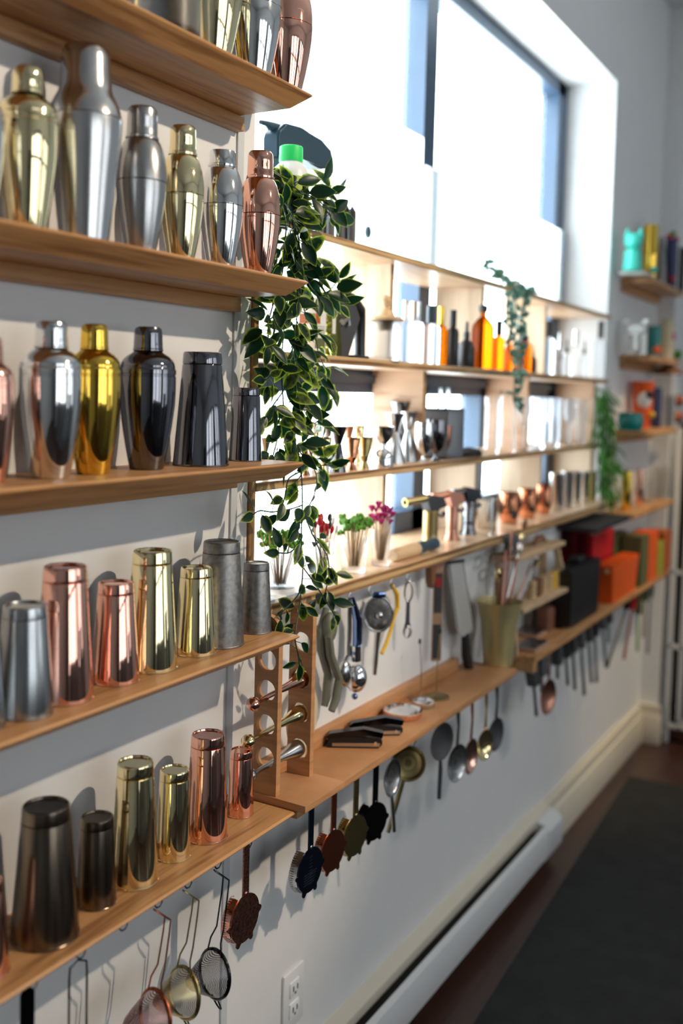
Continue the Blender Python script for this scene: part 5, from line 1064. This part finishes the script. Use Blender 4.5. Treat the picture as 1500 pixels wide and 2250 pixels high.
# ================================================================ corner shelves
p = at(1392, 595, -.06); bm = new(); box(bm, -.07, .10, -.05, .045, 0, .010, .003); solo('small_tray', bm, 'ceramic_white', 'small white tray under the teal mug', 'tray', (p.x+.02, -.06, ZQ0))
def figure(u, vt, vb, w, y, zs, parts_, label, cat='mug', name='novelty_mug', group=None):
    p, H, R = place(u, vt, vb, w, y, zs); t = thing(name, label, cat, p, face(p), group)
    for nm, mat, shapes in parts_:
        bm = new()
        for s in shapes:
            if s[0] == 'L': lathe(bm, [(r*R, z*H) for r, z in s[1]], 28, (s[2]*R if len(s) > 2 else 0, s[3]*R if len(s) > 3 else 0, 0))
            elif s[0] == 'B': ball(bm, (s[1]*R, s[2]*R, s[3]*H), s[4]*R, s[5] if len(s) > 5 else (1, 1, 1), 16)
            elif s[0] == 'T': tube(bm, [(x*R, y_*R, z*H) for x, y_, z in s[1]], s[2]*R, 8)
        O(nm, bm, mat, t)
    return t
CY = [(0, 0), (.85, 0), (.95, .02), (1, .5), (.95, 1), (.85, 1), (.85, .1), (0, .08)]
figure(1391, 505, 588, 46, -.07, ZQ0+.010, [('body', 'teal', [('L', [(0, 0), (.85, 0), (.92, .04), (.80, .50), (0, .55)]), ('B', 0, 0, .72, .88, (1, .9, .95))]), ('ear', 'teal', [('L', [(.32, .80), (.18, .98), (0, 1.10)], -.6)]), ('ear', 'teal', [('L', [(.32, .80), (.18, .98), (0, 1.10)], .6)])], 'bright teal animal-shaped mug with two ears')
figure(1428, 494, 580, 34, -.05, ZQ0, [('body', 'deep_gold', [('L', CY), ('B', 0, 0, .8, .95)]), ('straw', 'paper', [('T', [(-.2, 0, .9), (-.5, 0, 1.35)], .12)])], 'shiny gold mug with a pale straw')
figure(1437, 570, 598, 16, -.10, ZQ0, [('body', 'teal', [('B', 0, 0, .5, .95)])], 'small round turquoise cup', 'cup', 'small_cup')
figure(1452, 520, 600, 30, -.06, ZQ0, [('body', 'pewter', [('L', [(0, 0), (1, 0), (.8, .5), (.3, 1), (0, 1)])])], 'grey pointed mug behind the turquoise cup')
figure(1474, 525, 620, 26, -.085, ZQ0, [('body', 'navy', [('L', CY)]), ('flower', 'red', [('B', -.5, 0, 1.05, .55), ('B', .6, 0, 1.0, .55), ('B', .2, -.6, .2, .6)]), ('leaf', 'green', [('B', .1, 0, 1.12, .5)])], 'navy mug topped with red flowers')
figure(1494, 545, 620, 22, -.08, ZQ0, [('body', 'black', [('L', CY), ('B', 0, 0, .95, .8)])], 'black mug at the right edge of the uppermost corner shelf')
figure(1396, 704, 772, 54, -.07, ZQ1, [('body', 'ceramic_white', [('B', 0, 0, .68, .82, (1, .8, .75)), ('T', [(-.6, 0, .6), (-.62, 0, .0)], .3), ('T', [(.6, 0, .6), (.62, 0, .0)], .3), ('T', [(0, -.5, .6), (.05, -.7, .1)], .22)]), ('ear', 'ceramic_white', [('B', -.75, 0, .95, .3)]), ('ear', 'ceramic_white', [('B', .75, 0, .95, .3)])], 'white animal-shaped mug with stubby legs')
figure(1437, 716, 774, 30, -.07, ZQ1, [('body', 'deep_teal', [('L', CY)]), ('lower_part', 'orange', [('B', .3, -.4, .25, .75)])], 'teal and orange bird-shaped mug')
figure(1463, 705, 782, 34, -.07, ZQ1, [('body', 'cream_ring', [('L', CY), ('B', 0, 0, .95, .7)]), ('wing', 'magenta', [('B', .6, -.3, .6, .55, (1, .7, 1.3))])], 'cream bird-shaped mug with a maroon wing')
figure(1488, 765, 790, 22, -.09, ZQ1, [('body', 'green', [('B', 0, 0, .5, .95)])], 'small green cup at the right edge of the second corner shelf', 'cup', 'small_cup')
p = at(1478, 830, -.10); 
bm = new(); lathe(bm, [(0, .0), (.02, -.002), (.05, -.016), (.062, -.035), (.058, -.035), (.046, -.018), (0, -.004)], 32); 
zz = ZQ1-.022-.03
solo('wooden_bowl', bm, 'brown', 'brown upturned wooden bowl fixed under the second corner shelf', 'bowl', (p.x, -.08, ZQ1-.022))
figure(1385, 905, 945, 56, -.085, ZQ2, [('body', 'deep_teal', [('L', [(0, 0), (.8, 0), (.98, .3), (1, .6), (.85, .95), (.75, .95), (.85, .5), (0, .2)])])], 'low dark teal bowl on the third corner shelf', 'bowl', 'ceramic_bowl')
figure(1411, 838, 940, 48, -.055, ZQ2, [('body', 'orange', [('L', [(0, 0), (.6, 0), (.75, .1), (.9, .45), (.95, .9), (1.02, .93), (1.02, 1), (.85, 1), (.8, .5), (0, .2)])]), ('face', 'ceramic_white', [('B', .1, -.60, .62, .66, (1, .7, 1.5))]), ('eye', 'black', [('B', .55, -.75, .72, .40)]), ('beak', 'yellow', [('B', .85, -.5, .3, .3)])], 'orange bird-shaped mug with a white face and black eye')
figure(1441, 852, 938, 24, -.05, ZQ2, [('body', 'navy', [('L', CY)])], 'slim navy cup right of the orange mug', 'cup', 'tall_cup')
for k, (u, m, nm) in enumerate(((1458, 'glass', 'clear'), (1470, 'frosted', 'frosted'))): figure(u, 868, 940, 20, -.07, ZQ2, [('body', m, [('L', CY)])], nm + ' tumbler on the third corner shelf', 'glass', 'drinking_glass')
figure(1487, 862, 942, 30, -.08, ZQ2, [('body', 'red_copper', [('B', 0, 0, .28, .95), ('B', 0, 0, .75, .9)])], 'dull red copper double-bowl vessel at the right edge', 'vessel', 'copper_vessel')
for k, (u, m, nm, vt, w) in enumerate(((1376, 'deep_gold', 'gold', 1035, 22), (1392, 'glass', 'clear', 1032, 16), (1404, 'copper', 'copper', 1032, 20), (1426, 'frosted', 'frosted', 1032, 30), (1452, 'glass', 'large clear', 1028, 30), (1474, 'glass', 'last clear', 1030, 22))):
    figure(u, vt, 1112, w, -.06, ZQ3, [('body', m, [('L', CY)])], nm + ' tumbler on the lowest corner shelf', 'glass', 'drinking_glass', 'tumblers on the lowest corner shelf')

# ceiling track lamp that lights the shelves
t = thing('track_lamp', 'white ceiling track lamp with a round head', 'lamp', (1.8, -2.0, 3.1))
bm = new(); box(bm, -.6, .6, -.015, .015, -.03, 0); O('track', bm, 'white_paint', t)
bm = new(); tube(bm, [(0, 0, -.03), (0, 0, -.17)], .008, 8); O('stem', bm, 'white_paint', t)
bm = new(); M = Matrix.Translation((0, -.03, -.20)) @ (Vector((-.65, 2.0, -1.48))).to_track_quat('-Z', 'Y').to_matrix().to_4x4()
lathe(bm, [(.0, .06), (.035, .06), (.04, .05), (.045, -.02), (.042, -.02), (.037, .045), (0, .05)], 24, (0, 0, 0), M); O('lamp_head', bm, 'white_paint', t)
